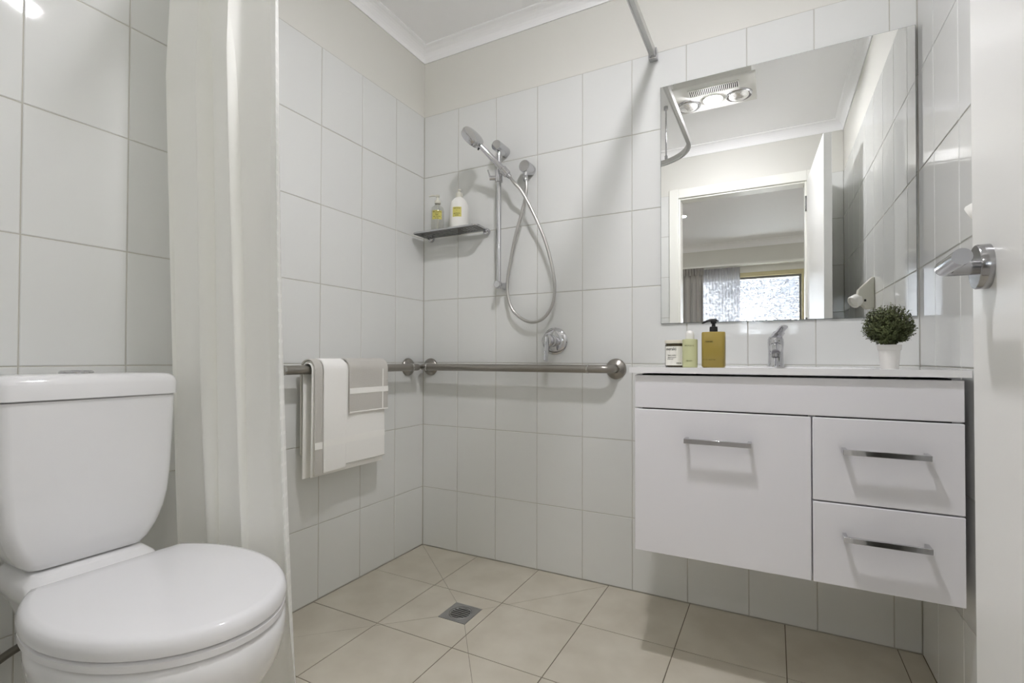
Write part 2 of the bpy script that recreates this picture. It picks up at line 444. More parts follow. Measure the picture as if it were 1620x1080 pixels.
# window
win = bpy.data.objects.new('window_1', None); C.objects.link(win); win.location = (1.05, BY0, WZ0); struct(win)
bm = bm_new(); y0, y1 = BY0-0.09, BY0+0.02; f = 0.055
box(bm, WX0, WX0+f, y0, y1, WZ0, WZ1); box(bm, WX1-f, WX1, y0, y1, WZ0, WZ1); box(bm, WX0+f, WX1-f, y0, y1, WZ1-f, WZ1); box(bm, WX0+f, WX1-f, y0, y1, WZ0, WZ0+f)
link('window_frame', bm, FRAME_B, win, bevel=0.004)
bm = bm_new(); g = 0.028; a0, a1, c0, c1 = WX0+f, WX1-f, WZ0+f, WZ1-f; y0, y1 = BY0-0.07, BY0-0.03
box(bm, a0, a0+g, y0, y1, c0, c1); box(bm, a1-g, a1, y0, y1, c0, c1); box(bm, a0+g, a1-g, y0, y1, c1-g, c1); box(bm, a0+g, a1-g, y0, y1, c0, c0+g)
sash = link('window_sash', bm, FRAME_G, win)
bm = bm_new(); box(bm, a0+g, a1-g, BY0-0.052, BY0-0.048, c0+g, c1-g); link('pane', bm, PANE, win)
# portal helps the daylight through the window
pl = bpy.data.lights.new('window_portal', 'AREA'); pl.shape = 'RECTANGLE'; pl.size = WX1-WX0-0.1; pl.size_y = WZ1-WZ0-0.1
po = bpy.data.objects.new('window_portal', pl); C.objects.link(po); po.location = ((WX0+WX1)/2, BY0-0.13, (WZ0+WZ1)/2); po.rotation_euler = (PI/2, 0, 0)
po.rotation_euler = Vector((0, 1, 0)).to_track_quat('-Z', 'Y').to_euler(); pl.cycles.is_portal = True

def pleat_sheet(x0, x1, z0, z1, yc, amp, n, top_pinch=0.25, cols=160, rows=14, ph=0.0):
    bm = bm_new(); g = []
    for j in range(rows+1):
        v = j/rows; z = z1-(z1-z0)*v; row = []
        k = top_pinch+(1-top_pinch)*min(1, v*6)
        for i in range(cols+1):
            u = i/cols
            row.append(bm.verts.new((x0+(x1-x0)*u+0.25*amp*math.sin(4*PI*n*u+ph)*k, yc+amp*k*math.sin(2*PI*n*u+ph+0.8*math.sin(7*u)), z)))
        g.append(row)
    for j in range(rows):
        for i in range(cols): bm.faces.new((g[j][i], g[j][i+1], g[j+1][i+1], g[j+1][i])).smooth = True
    return bm
# curtains at the bedroom window
dr = thing('drape', 'grey pleated drape hanging left of the bedroom window, seen in mirror', 'drape', (0.2, BY0+0.10, 0.02))
link('drape_cloth', pleat_sheet(-0.25, 0.665, 0.02, 2.07, BY0+0.115, 0.042, 12), DRAPE_C, dr)
link('heading_tape', pleat_sheet(-0.25, 0.675, 1.975, 2.072, BY0+0.137, 0.018, 24, 0.8, rows=2), DRAPE_C, dr)
sh = thing('sheer_curtain', 'white sheer curtain at the bedroom window, beside the grey drape', 'curtain', (0.9, BY0+0.06, 0.02))
link('sheer_cloth', pleat_sheet(0.62, 1.125, 0.02, 2.06, BY0+0.065, 0.016, 13, 0.5), SHEER, sh)
bm = bm_new(); box(bm, -0.3, 2.05, BY0+0.03, BY0+0.16, 2.072, 2.094)
for x in (-0.25, 0.6, 1.3, 2.0): box(bm, x-0.01, x+0.01, BY0, BY0+0.03, 2.075, 2.09)
tag(link('curtain_track', bm, TRIM), 'white curtain track on the wall above the bedroom window', 'curtain track')
# outside
bm = bm_new(); box(bm, -14, 16, -24, BY0-0.13, -0.5, -0.4); struct(link('ground', bm, GRASSM))
bm = bm_new(); box(bm, -3, 6, BY0-1.0, BY0-0.88, 2.02, 2.18); box(bm, -3, 6, BY0-1.0, BY0-0.12, 2.18, 2.20); struct(link('eave', bm, EAVE))
def tree(x, y, h, r, seed, label):
    rnd = random.Random(seed); t = thing('garden_tree', label, 'tree', (x, y, -0.4), 'trees outside the bedroom window')
    bm = bm_new(); tips = []
    sweep(bm, [(x, y, -0.4), (x+0.05, y, h*0.3), (x+0.1, y+0.05, h*0.65)], [0.12, 0.10, 0.06], 8)
    for k in range(46):
        a = rnd.uniform(0, 2*PI); z0 = h*rnd.uniform(0.15, 0.62); rr = r*rnd.uniform(0.5, 1.0)
        e = Vector((x+rr*math.cos(a), y+rr*math.sin(a), z0+h*rnd.uniform(0.1, 0.4)))
        sweep(bm, [(x+0.05, y, z0), ((x+e.x)/2, (y+e.y)/2, (z0+e.z)/2+0.1), e], [0.022, 0.013, 0.005], 5); tips.append(e)
    link('trunk', bm, BARK, t)
    bm = bm_new()
    for k in range(20000):
        e = rnd.choice(tips); c = e+Vector((rnd.gauss(0, .30), rnd.gauss(0, .30), rnd.gauss(0, .30)))
        n = Vector((rnd.gauss(0, 1), rnd.gauss(0, 1), rnd.gauss(0, 1))).normalized(); a, b, _ = frame_from(n); s = rnd.uniform(0.014, 0.034)
        bm.faces.new([bm.verts.new(c+a*s*1.6), bm.verts.new(c+b*s*.6), bm.verts.new(c-a*s*1.6), bm.verts.new(c-b*s*.6)])
    o = link('foliage', bm, TLEAF, t); o['kind'] = 'stuff'
tree(1.7, -9.4, 3.9, 1.5, 1, 'pale leafy garden tree straight beyond the bedroom window, seen in mirror')
tree(-3.8, -12.0, 4.0, 1.5, 2, 'pale leafy garden tree far left beyond the bedroom window')
tree(7.0, -12.0, 4.0, 1.5, 3, 'pale leafy garden tree far right beyond the bedroom window')
# bedroom downlights: first is seen in the mirror, the rest added unseen for fill
for k, (x, y) in enumerate([(0.646, -3.566), (2.75, -3.566), (-0.7, -4.3), (2.75, -2.5), (-0.7, -2.5)]):
    lab = ['lit round downlight in the bedroom ceiling, the only one seen in the mirror', 'unseen downlight added for fill, bedroom ceiling right of the doorway, towards the window', 'unseen downlight added for fill, bedroom ceiling left of the drape', 'unseen downlight added for fill, bedroom ceiling right of the doorway, nearest the bathroom', 'unseen downlight added for fill, bedroom ceiling left of the doorway, nearest the bathroom']
    t = thing('downlight', lab[k], 'downlight', (x, y, H), 'bedroom ceiling downlights')
    bm = bm_new(); lathe(bm, [(0.036, 0.0), (0.050, 0.0), (0.052, -0.003), (0.047, -0.006), (0.036, -0.006), (0.034, 0.0)], (x, y, H), seg=24, cap=False); link('rim', bm, WHITEP, t)
    bm = bm_new(); lathe(bm, [(0.0345, -0.001), (0.0345, -0.003), (0, -0.004)], (x, y, H), seg=20); link('lens', bm, DOWNM, t)
    ld = bpy.data.lights.new('downlight_lamp', 'AREA'); ld.shape = 'DISK'; ld.size = 0.07; ld.energy = DOWN; ld.color = (1, 0.985, 1.0)
    lo = bpy.data.objects.new('downlight_lamp', ld); C.objects.link(lo); lo.location = (x, y, H-0.012)

# ------------------------------------------------------------------ open door leaf on the right
EX, EY, HX, HY = 1.757, -1.048, 1.722, -1.800
door = bpy.data.objects.new('door_1', None); C.objects.link(door); struct(door); door.location = (HX, HY, 0.008)
dd = Vector((EX-HX, EY-HY, 0)); LW = dd.length; dd.normalize(); nn = Vector((-dd.y, dd.x, 0))   # room-side normal (-x)
TD = Matrix((dd, nn, Vector((0, 0, 1)))).transposed().to_4x4(); TD.translation = Vector((HX, HY, 0))
bm = bm_new(); box(bm, 0.004, LW, -0.038, 0, 0.008, 2.052, T=TD); link('door_leaf', bm, DOORP, door, bevel=0.0015)
lv = LW-0.062; lz = 1.012
bm = bm_new(); lathe(bm, [(0, 0), (0.0265, 0), (0.0265, 0.011), (0.0255, 0.0125), (0, 0.0125)], TD @ Vector((lv, 0, lz)), nn, 40)
hd = link('handle_rose', bm, CHROME_D, door, smooth=True)
bm = bm_new()
p0 = TD @ Vector((lv, 0.012, lz)); p1 = TD @ Vector((lv, 0.043, lz)); p2 = TD @ Vector((lv-0.088, 0.043, lz))
sweep(bm, [p0]+bend(p0, p1, p2, 0.011)+[p2], 0.0090, 20)
link('lever', bm, CHROME_D, door, smooth=True)
bm = bm_new(); lathe(bm, [(0, 0), (0.0265, 0), (0.0265, 0.0125), (0, 0.0125)], TD @ Vector((lv, -0.038, lz)), -nn, 32)
p0 = TD @ Vector((lv, -0.05, lz)); p1 = TD @ Vector((lv, -0.085, lz)); p2 = TD @ Vector((lv-0.115, -0.085, lz)); sweep(bm, [p0]+bend(p0, p1, p2, 0.011)+[p2], 0.0095, 16)
link('handle_outside', bm, CHROME_D, door, smooth=True)
for z in (0.25, 1.05, 1.85):
    bm = bm_new(); lathe(bm, [(0.006, 0), (0.006, 0.1)], TD @ Vector((0.0, 0.004, z)), (0, 0, 1), 12); link('hinge', bm, CHROME_D, door)

# ------------------------------------------------------------------ ceiling heater light
hx, hy = 1.231, -1.01; HB = H-0.036
ht = thing('heater_light', 'white ceiling fan heater with one lit lamp between two heat lamps', 'ceiling heater', (hx, hy, H))
bm = bm_new(); box(bm, 1.035, 1.427, -1.14, -0.88, HB-0.004, H); link('housing', bm, WHITEP, ht)
bm = bm_new(); box(bm, 1.015, 1.447, -1.160, -0.860, HB-0.016, HB-0.002)
link('panel', bm, WHITEP, ht, bevel=0.004)
bm = bm_new(); box(bm, 1.113, 1.362, -0.966, -0.900, HB-0.0175, HB-0.0162); link('vent_shade_plate', bm, DARK, ht)  # dark plate on the panel face, its colour stands in for shade behind the slats
bm = bm_new()
for k in range(27): x = 1.113+0.249*k/26; box(bm, x-0.0021, x+0.0021, -0.968, -0.898, HB-0.0215, HB-0.0168)
box(bm, 1.109, 1.366, -0.970, -0.966, HB-0.0215, HB-0.0162); box(bm, 1.109, 1.366, -0.900, -0.896, HB-0.0215, HB-0.0162)
link('vent_grille', bm, WHITEP, ht)
for cx, cy in ((1.0876, -1.063), (1.358, -1.055)):
    bm = bm_new(); lathe(bm, [(0.056, -0.016), (0.070, -0.016), (0.069, -0.022), (0.064, -0.026), (0.058, -0.024), (0.056, -0.016)], (cx, cy, HB), seg=36, cap=False)
    rg = link('lamp_ring', bm, CHROME, ht, smooth=True)
    bm = bm_new(); lathe(bm, [(0.056, -0.018), (0.052, -0.027), (0.040, -0.036), (0.022, -0.042), (0, -0.044)], (cx, cy, HB), seg=36, cap=False)
    link('heat_bulb', bm, HEATG, ht, smooth=True, auto=180)
bm = bm_new(); lathe(bm, [(0.048, -0.016), (0.047, -0.022), (0.042, -0.030), (0.029, -0.0365), (0.013, -0.040), (0, -0.0405)], (1.224, -1.046, HB), seg=32, cap=False)
link('lamp_lens', bm, LAMPM, ht, smooth=True, auto=180)
bm = bm_new(); lathe(bm, [(0.049, -0.016), (0.056, -0.016), (0.055, -0.021), (0.049, -0.021)], (1.224, -1.046, HB), seg=32, cap=False); link('lens_trim', bm, WHITEP, ht, smooth=True)

# ------------------------------------------------------------------ vanity
VX0, VX1, VY, VZ0, VZ1 = 1.160, 1.908, -0.460, 0.345, 0.857
van = thing('vanity_cabinet', 'white gloss wall-hung vanity cabinet with door and two drawers under basin', 'vanity', (1.534, -0.23, VZ0))
ft = 0.018; py = VY+ft
bm = bm_new()
box(bm, VX0+0.002, VX0+0.018, py+0.002, -0.001, VZ0+0.002, VZ1); box(bm, VX1-0.018, VX1-0.002, py+0.002, -0.001, VZ0+0.002, VZ1)
box(bm, VX0+0.018, VX1-0.018, py+0.002, -0.001, VZ0+0.002, VZ0+0.018); box(bm, VX0+0.018, VX1-0.018, -0.012, -0.001, VZ0+0.018, VZ1)
box(bm, 1.603, 1.619, py+0.002, -0.012, VZ0+0.018, 0.757)
link('carcass', bm, LACQ, van)
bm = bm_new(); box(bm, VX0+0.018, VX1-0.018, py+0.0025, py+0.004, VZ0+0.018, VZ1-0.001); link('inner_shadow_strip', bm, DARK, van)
def front(name, x0, x1, z0, z1):
    bm = bm_new(); box(bm, x0, x1, VY, py, z0, z1); return link(name, bm, LACQ, van, bevel=0.0022, seg=3)
def bar_handle(x0, x1, z, par):
    bm = bm_new()
    box(bm, x0, x1, VY-0.036, VY-0.028, z-0.0065, z+0.0065); box(bm, x0, x0+0.009, VY-0.028, VY, z-0.0065, z+0.0065); box(bm, x1-0.009, x1, VY-0.028, VY, z-0.0065, z+0.0065)
    link('handle', bm, CHROME, par, bevel=0.0008)
front('apron_panel', VX0, VX1, 0.7595, VZ1-0.003)
d = front('door', VX0, 1.6085, VZ0, 0.7560); bar_handle(1.304, 1.472, 0.677, d)
d = front('drawer', 1.6115, VX1, 0.5495, 0.7560); bar_handle(1.673, 1.842, 0.679, d)
d = front('drawer', 1.6115, VX1, VZ0, 0.5460); bar_handle(1.673, 1.842, 0.471, d)

# basin top with moulded bowl
TX0, TX1, TY, TZ = 1.146, 1.918, -0.470, 0.877
bm = bm_new(); NX, NY = 56, 36; g = []
def topz(x, y):
    u = (x-1.534)/0.245; v = (y+0.275)/0.150; r = (abs(u)**3+abs(v)**3)**(1/3)
    if r < 1: return TZ-0.002-0.105*(1-r**3)**0.8*min(1, (1-r)*5+0.15)
    return TZ
for j in range(NY+1):
    g.append([bm.verts.new((TX0+(TX1-TX0)*i/NX, TY+(-0.001-TY)*j/NY, topz(TX0+(TX1-TX0)*i/NX, TY+(-0.001-TY)*j/NY))) for i in range(NX+1)])
for j in range(NY):
    for i in range(NX): bm.faces.new((g[j][i], g[j][i+1], g[j+1][i+1], g[j+1][i])).smooth = True
# rim skirt
edge = [g[0][i] for i in range(NX+1)]+[g[j][NX] for j in range(1, NY+1)]+[g[NY][i] for i in range(NX-1, -1, -1)]+[g[j][0] for j in range(NY-1, 0, -1)]
low = [bm.verts.new((v.co.x, v.co.y, 0.8605)) for v in edge]; ins = [bm.verts.new((min(max(v.co.x, TX0+0.03), TX1-0.03), min(max(v.co.y, TY+0.03), -0.03), 0.8605)) for v in edge]
n = len(edge)
for k in range(n):
    k2 = (k+1) % n; bm.faces.new((edge[k], edge[k2], low[k2], low[k]))
    try: bm.faces.new((low[k], low[k2], ins[k2], ins[k]))
    except ValueError: pass
bt = thing('washbasin', 'white moulded washbasin top resting on the vanity cabinet', 'basin', (1.534, -0.23, 0.8605))
o = link('basin', bm, TOPM, bt, smooth=True, auto=50)
bm = bm_new(); lathe(bm, [(0, 0), (0.022, 0), (0.022, 0.003), (0.014, 0.004), (0, 0.002)], (1.534, -0.275, TZ-0.108), seg=24); link('waste', bm, CHROME, bt, smooth=True)

# basin mixer
tp = thing('basin_mixer_tap', 'chrome lever mixer tap standing behind the basin bowl under mirror', 'tap', (1.531, -0.085, TZ))
bm = bm_new(); lathe(bm, [(0.026, 0), (0.026, 0.004), (0.0235, 0.008), (0.0225, 0.05), (0.024, 0.072), (0.0245, 0.080), (0.022, 0.084), (0, 0.085)], (1.531, -0.085, TZ), seg=32); link('tap_body', bm, CHROME, tp, smooth=True)
bm = bm_new(); sweep(bm, catmull([(1.531, -0.090, TZ+0.052), (1.531, -0.125, TZ+0.062), (1.531, -0.160, TZ+0.058), (1.531, -0.186, TZ+0.044)], 5), [0.018]*6+[0.015]*5+[0.013]*5, 16)
sp = link('spout', bm, CHROME, tp, smooth=True)
bm = bm_new(); lathe(bm, [(0.0125, 0), (0.0125, -0.010), (0.009, -0.010), (0.009, -0.004), (0, -0.004)], (1.531, -0.184, TZ+0.040), (0, 0.15, 1), seg=20); link('aerator', bm, CHROME_D, tp, smooth=True)
bm = bm_new()
sec = [(math.cos(a)*1.0, math.sin(a)*0.32) for a in [2*PI*k/16 for k in range(16)]]
sweep(bm, catmull([(1.529, -0.070, TZ+0.084), (1.533, -0.095, TZ+0.096), (1.543, -0.125, TZ+0.112), (1.556, -0.158, TZ+0.128)], 5), [0.021]*5+[0.018]*5+[0.013]*5+[0.010], sec=sec)
lathe(bm, [(0.0235, 0.080), (0.0240, 0.088), (0.020, 0.097), (0.010, 0.101), (0, 0.102)], (1.531, -0.085, TZ), seg=28)
lev = link('lever', bm, CHROME, tp, smooth=True)
bm = bm_new(); lathe(bm, [(0, 0), (0.0042, 0), (0.0038, 0.0012), (0, 0.0014)], (1.534, -0.1085, TZ+0.068), (0.05, -1, 0.1), 14); link('hot_dot', bm, RED, tp)

# ------------------------------------------------------------------ mirror (hung with its top leaning out a touch)
mx0, mx1, mz0, mz1 = 1.143, 1.921, 1.034, 1.935
tl = math.radians(0.38)
TM = Matrix.Translation((0, -0.0020, mz0)) @ Matrix.Rotation(tl, 4, 'X')
mo = thing('wall_mirror', 'large frameless wall mirror above the basin reflecting the open doorway', 'mirror', (1.532, -0.003, mz0))
hh = mz1-mz0
bm = bm_new(); b = 0.0015
v = [bm.verts.new(TM @ Vector(p)) for p in [(mx0, 0, 0), (mx1, 0, 0), (mx1, 0, hh), (mx0, 0, hh), (mx0, -0.004, 0), (mx1, -0.004, 0), (mx1, -0.004, hh), (mx0, -0.004, hh),
     (mx0+b, -0.0055, b), (mx1-b, -0.0055, b), (mx1-b, -0.0055, hh-b), (mx0+b, -0.0055, hh-b)]]
for q in ((0, 1, 2, 3), (0, 1, 5, 4), (1, 2, 6, 5), (2, 3, 7, 6), (3, 0, 4, 7), (4, 5, 9, 8), (5, 6, 10, 9), (6, 7, 11, 10), (7, 4, 8, 11)): bm.faces.new([v[i] for i in q])
link('glass_edge', bm, MIRROR_E, mo)
bm = bm_new(); bm.faces.new([bm.verts.new(TM @ Vector(p)) for p in ((mx0+b, -0.0056, b), (mx1-b, -0.0056, b), (mx1-b, -0.0056, hh-b), (mx0+b, -0.0056, hh-b))]); link('silvered_face', bm, MIRROR, mo)

# ------------------------------------------------------------------ toilet
CYT = -1.347
toi = thing('toilet', 'white close-coupled ceramic toilet with closed lid beside the shower curtain', 'toilet', (0.35, CYT, 0.0))
def rrect(x0, x1, hw, r, z, n=6):
    pts = []
    for cx, cy, a0 in ((x1-r, hw-r, 0), (x0+r, hw-r, PI/2), (x0+r, -hw+r, PI), (x1-r, -hw+r, 3*PI/2)):
        for k in range(n+1): a = a0+PI/2*k/n; pts.append((cx+r*math.cos(a), CYT+cy+r*math.sin(a), z))
    return pts
# cistern body
rings = []
for z, hw, x1 in ((0.466, 0.092, 0.183), (0.469, 0.101, 0.191), (0.482, 0.113, 0.195), (0.510, 0.128, 0.199), (0.545, 0.140, 0.203), (0.58, 0.147, 0.205), (0.63, 0.151, 0.207), (0.72, 0.155, 0.209), (0.812, 0.157, 0.211)):
    rings.append(rrect(0.012, x1, hw, 0.024, z))
bm = bm_new(); loft(bm, rings); link('cistern', bm, CERAMIC, toi, smooth=True, auto=50)
rings = [rrect(0.012, 0.211, 0.155, 0.024, 0.8135), rrect(0.010, 0.217, 0.160, 0.026, 0.816), rrect(0.010, 0.217, 0.160, 0.026, 0.846), rrect(0.011, 0.214, 0.157, 0.026, 0.856), rrect(0.015, 0.207, 0.150, 0.028, 0.863), rrect(0.03, 0.190, 0.133, 0.03, 0.8665)]
bm = bm_new(); loft(bm, rings); link('cistern_lid', bm, CERAMIC, toi, smooth=True, auto=60)
bm = bm_new(); lathe(bm, [(0.030, 0), (0.030, 0.004), (0.027, 0.0065), (0.024, 0.0055), (0, 0.006)], (0.105, CYT, 0.866), seg=32)
box(bm, 0.0815, 0.1285, CYT-0.0008, CYT+0.0008, 0.871, 0.8727)
fb = link('flush_button', bm, CHROME, toi, smooth=True)
# seat shapes: ellipse cut straight at the back
def cut_ell(cx, a, b, xb, z, n=64, r=0.02):
    t0 = math.acos(max(-1, min(1, (xb-cx)/a))); pts = []
    for k in range(n):
        t = -t0+2*t0*k/(n-1); pts.append((cx+a*math.cos(t), CYT+0.010+b*math.sin(t), z))
    m = 10; A, B = Vector(pts[-1]), Vector(pts[0])
    for k in range(1, m): pts.append(tuple(A.lerp(B, k/m)))
    return pts
cx, a, b = 0.445, 0.270, 0.188
bm = bm_new()
loft(bm, [cut_ell(cx, a-0.006, b-0.006, 0.268, 0.4295), cut_ell(cx, a, b, 0.262, 0.432), cut_ell(cx, a+0.001, b+0.001, 0.261, 0.445), cut_ell(cx, a-0.003, b-0.003, 0.261, 0.4555), cut_ell(cx, a-0.008, b-0.008, 0.263, 0.4608), cut_ell(cx, a-0.018, b-0.018, 0.269, 0.4624), cut_ell(cx, a-0.10, b-0.08, 0.30, 0.4632)])
link('seat_lid', bm, SEATP, toi, smooth=True, auto=60)
bm = bm_new()
loft(bm, [cut_ell(cx, a-0.010, b-0.010, 0.262, 0.4105), cut_ell(cx, a-0.001, b-0.001, 0.258, 0.413), cut_ell(cx, a-0.001, b-0.001, 0.258, 0.424), cut_ell(cx, a-0.008, b-0.008, 0.260, 0.4275)])
link('seat', bm, SEATP, toi, smooth=True, auto=60)
for s in (-0.075, 0.075):
    bm = bm_new(); lathe(bm, [(0.013, 0), (0.013, 0.04)], (0.245, CYT+s-0.02, 0.432), (0, 1, 0), 18); link('seat_hinge', bm, SEATP, toi, smooth=True)
# pan: bowl body
def pan_ring(cx, a, b, xb, z): return cut_ell(cx, a, b, xb, z)
bm = bm_new()
loft(bm, [pan_ring(0.33, 0.235, 0.115, 0.12, 0.0), pan_ring(0.33, 0.232, 0.112, 0.12, 0.02), pan_ring(0.345, 0.225, 0.112, 0.14, 0.12), pan_ring(0.37, 0.235, 0.130, 0.16, 0.20),
          pan_ring(0.415, 0.250, 0.155, 0.18, 0.27), pan_ring(0.445, 0.262, 0.175, 0.20, 0.33), pan_ring(0.455, 0.262, 0.184, 0.22, 0.375), pan_ring(0.455, 0.258, 0.184, 0.225, 0.40), pan_ring(0.455, 0.250, 0.177, 0.23, 0.409)])
link('pan', bm, CERAMIC, toi, smooth=True, auto=60)
# pan deck that carries the cistern
bm = bm_new()
def deck(x0, x1, hw, r, z): return rrect(x0, x1, hw, r, z)
loft(bm, [deck(0.06, 0.26, 0.075, 0.03, 0.30), deck(0.05, 0.27, 0.090, 0.03, 0.37), deck(0.045, 0.275, 0.104, 0.035, 0.402), deck(0.04, 0.270, 0.114, 0.035, 0.424), deck(0.035, 0.246, 0.115, 0.03, 0.436), deck(0.03, 0.224, 0.112, 0.03, 0.448), deck(0.03, 0.214, 0.100, 0.028, 0.459), deck(0.03, 0.210, 0.096, 0.028, 0.4625)])
link('pan_deck', bm, CERAMIC, toi, smooth=True, auto=60)
# water supply
wh = toi
bm = bm_new(); sweep(bm, catmull([(0.03, -1.60, 0.20), (0.05, -1.56, 0.20), (0.055, -1.50, 0.235), (0.052, -1.44, 0.262), (0.05, -1.38, 0.29), (0.05, -1.34, 0.36), (0.05, -1.335, 0.46)], 6), 0.0085, 12); link('supply_hose', bm, mat('braid_grey', srgb(120, 116, 108), 0.4, metal=0.6, bump=(900, 0.6, 0.002)), wh, smooth=True)
bm = bm_new(); lathe(bm, [(0.026, 0), (0.026, 0.004), (0.012, 0.008), (0.012, 0.034), (0, 0.034)], (0.0, -1.60, 0.20), (1, 0, 0), 24); link('stop_valve', bm, CHROME, wh, smooth=True)

# ------------------------------------------------------------------ shower curtain and its rail
RZ = 2.068
rl = thing('curtain_rail', 'curved chrome shower curtain rail fixed to wall and hung from ceiling', 'curtain rail', (0.95, -1.12, RZ))
path = [Vector((1.117, -0.012, RZ)), Vector((1.117, -0.25, RZ)), Vector((1.117, -0.55, RZ))]+[Vector((0.847+0.27*math.cos(t), -0.86-0.27*math.sin(t), RZ)) for t in [PI/2*k/12 for k in range(13)]]+[Vector((0.6, -1.13, RZ)), Vector((0.3, -1.13, RZ)), Vector((0.012, -1.13, RZ))]
sec = [(-0.011, 0.014), (0.011, 0.014), (0.011, -0.014), (0.006, -0.014), (0.006, -0.009), (-0.006, -0.009), (-0.006, -0.014), (-0.011, -0.014)]
bm = bm_new(); sweep(bm, path, 1.0, sec=sec, upv=(0, 0, 1)); link('rail_track', bm, ALU, rl, bevel=0.0008)
for q, dx, dy in (((1.117, 0, RZ), 0, -1), ((0, -1.13, RZ), 1, 0)):
    bm = bm_new()
    if dx: box(bm, 0, 0.028, -1.146, -1.114, RZ-0.022, RZ+0.018)
    else: box(bm, 1.101, 1.133, -0.028, 0, RZ-0.022, RZ+0.018)
    link('end_bracket', bm, CHROME, rl, bevel=0.002)
bm = bm_new(); lathe(bm, [(0.013, 0), (0.013, -0.02), (0.0045, -0.024), (0.0045, -(H-RZ)+0.045), (0.009, -(H-RZ)+0.04), (0.009, -(H-RZ)+0.012), (0, -(H-RZ)+0.012)], (0.95, -1.115, H), seg=18)
link('ceiling_rod', bm, CHROME, rl, smooth=True)

sc = thing('shower_curtain', 'long off-white shower curtain drawn against the left wall beside toilet', 'shower curtain', (0.28, -1.13, 0.03))
bm = bm_new(); uvl = bm.loops.layers.uv.new('UVMap'); cols, rows = 220, 60; g = []; Z1, Z0 = 2.05, 0.035
def cur(u, v):                     # u across 0..1, v down 0..1
    z = Z1-(Z1-Z0)*v
    xl = 0.008+0.042*v; xr = 0.482+0.012*v+0.070*v**4
    k = 0.45+0.55*min(1, v*5)
    n = 3.6
    drift = 0.16*math.sin(2.2*u+1.0)*(v-0.4)
    w_ = u+drift*0.35*math.sin(PI*u)
    ph = 2*PI*n*w_+0.4
    amp = (0.041+0.008*math.sin(5*u+2))*(1-0.40*v)*min(1, (1-u)*6+0.12)
    y = -1.127+0.027*v+amp*k*math.sin(ph)+0.008*math.sin(2*ph+1.3+2*v)*(1-0.4*v)+0.0035*math.sin(47*u+2.0*math.sin(3*v))+0.004*math.sin(31*u+6*v)*v
    x = xl+(xr-xl)*u+0.020*k*math.sin(2*ph+0.9)*math.sin(PI*u)+0.012*math.sin(ph*1.0-1.0)*math.sin(PI*u)
    return (max(x, 0.008), y, z)
for j in range(rows+1): g.append([bm.verts.new(cur(i/cols, j/rows)) for i in range(cols+1)])
for j in range(rows):
    for i in range(cols):
        f = bm.faces.new((g[j][i], g[j][i+1], g[j+1][i+1], g[j+1][i])); f.smooth = True
        hem = i > cols*0.93
        f.material_index = 1 if hem else 0
        for lp, (a, b2) in zip(f.loops, ((i, j), (i+1, j), (i+1, j+1), (i, j+1))): lp[uvl].uv = (a/cols*1.0, (1-b2/rows)*2.0)
me = bpy.data.meshes.new('curtain_cloth'); bm.to_mesh(me); bm.free(); me.materials.append(CURTAIN); me.materials.append(CURTAIN_H)
o = bpy.data.objects.new('curtain_cloth', me); C.objects.link(o); o.parent = sc; o.matrix_parent_inverse = Matrix.Translation(-sc.location)
for k in range(9):
    x = 0.04+0.055*k; bm = bm_new(); sweep(bm, [(x, -1.13, RZ-0.010), (x, -1.13, RZ-0.030)], 0.003, 8); link('glider', bm, WHITEP, sc)

# ------------------------------------------------------------------ grab rails
GZ = 0.861; PR = 0.0160
def flange(bm, p, ax):
    lathe(bm, [(0, 0), (0.041, 0), (0.041, 0.004), (0.037, 0.010), (0.024, 0.014), (0.018, 0.020), (0.0, 0.020)], p, ax, 36)
g1 = thing('grab_rail', 'brushed steel grab rail on the back wall below the shower mixer', 'grab rail', (0.5, 0, GZ))
P_ = [Vector((0.046, -0.004, GZ))]+bend((0.046, 0, GZ), (0.046, -0.072, GZ), (0.5, -0.072, GZ), 0.026)+[Vector((0.5, -0.072, GZ))]+bend((0.5, -0.072, GZ), (0.966, -0.072, GZ), (0.966, 0, GZ), 0.040)+[Vector((0.966, -0.004, GZ))]
bm = bm_new(); sweep(bm, P_, PR, 24); link('tube', bm, STEEL, g1, smooth=True)
for x in (0.046, 0.966): bm = bm_new(); flange(bm, (x, 0, GZ), (0, -1, 0)); link('flange', bm, STEEL, g1, smooth=True)
for x in (0.078, 0.868): bm = bm_new(); lathe(bm, [(PR, 0), (PR+0.0016, 0.001), (PR+0.0016, 0.008), (PR, 0.009)], (x, -0.072, GZ), (1, 0, 0), 24, cap=False); link('collar', bm, STEEL_L, g1, smooth=True)
g2 = thing('grab_rail', 'brushed steel grab rail on the left wall with towels over it', 'grab rail', (0, -0.5, GZ))
GX = 0.072
P_ = [Vector((0.004, -0.112, GZ))]+bend((0, -0.112, GZ), (GX, -0.112, GZ), (GX, -0.5, GZ), 0.030)+[Vector((GX, -0.5, GZ))]+bend((GX, -0.5, GZ), (GX, -0.930, GZ), (0, -0.930, GZ), 0.045)+[Vector((0.004, -0.930, GZ))]
bm = bm_new(); sweep(bm, P_, PR, 24); link('tube', bm, STEEL, g2, smooth=True)
for y in (-0.112, -0.930): bm = bm_new(); flange(bm, (0, y, GZ), (1, 0, 0)); link('flange', bm, STEEL, g2, smooth=True)
for y in (-0.165, -0.800): bm = bm_new(); lathe(bm, [(PR, 0), (PR+0.0016, 0.001), (PR+0.0016, 0.008), (PR, 0.009)], (GX, y, GZ), (0, -1, 0), 24, cap=False); link('collar', bm, STEEL_L, g2, smooth=True)

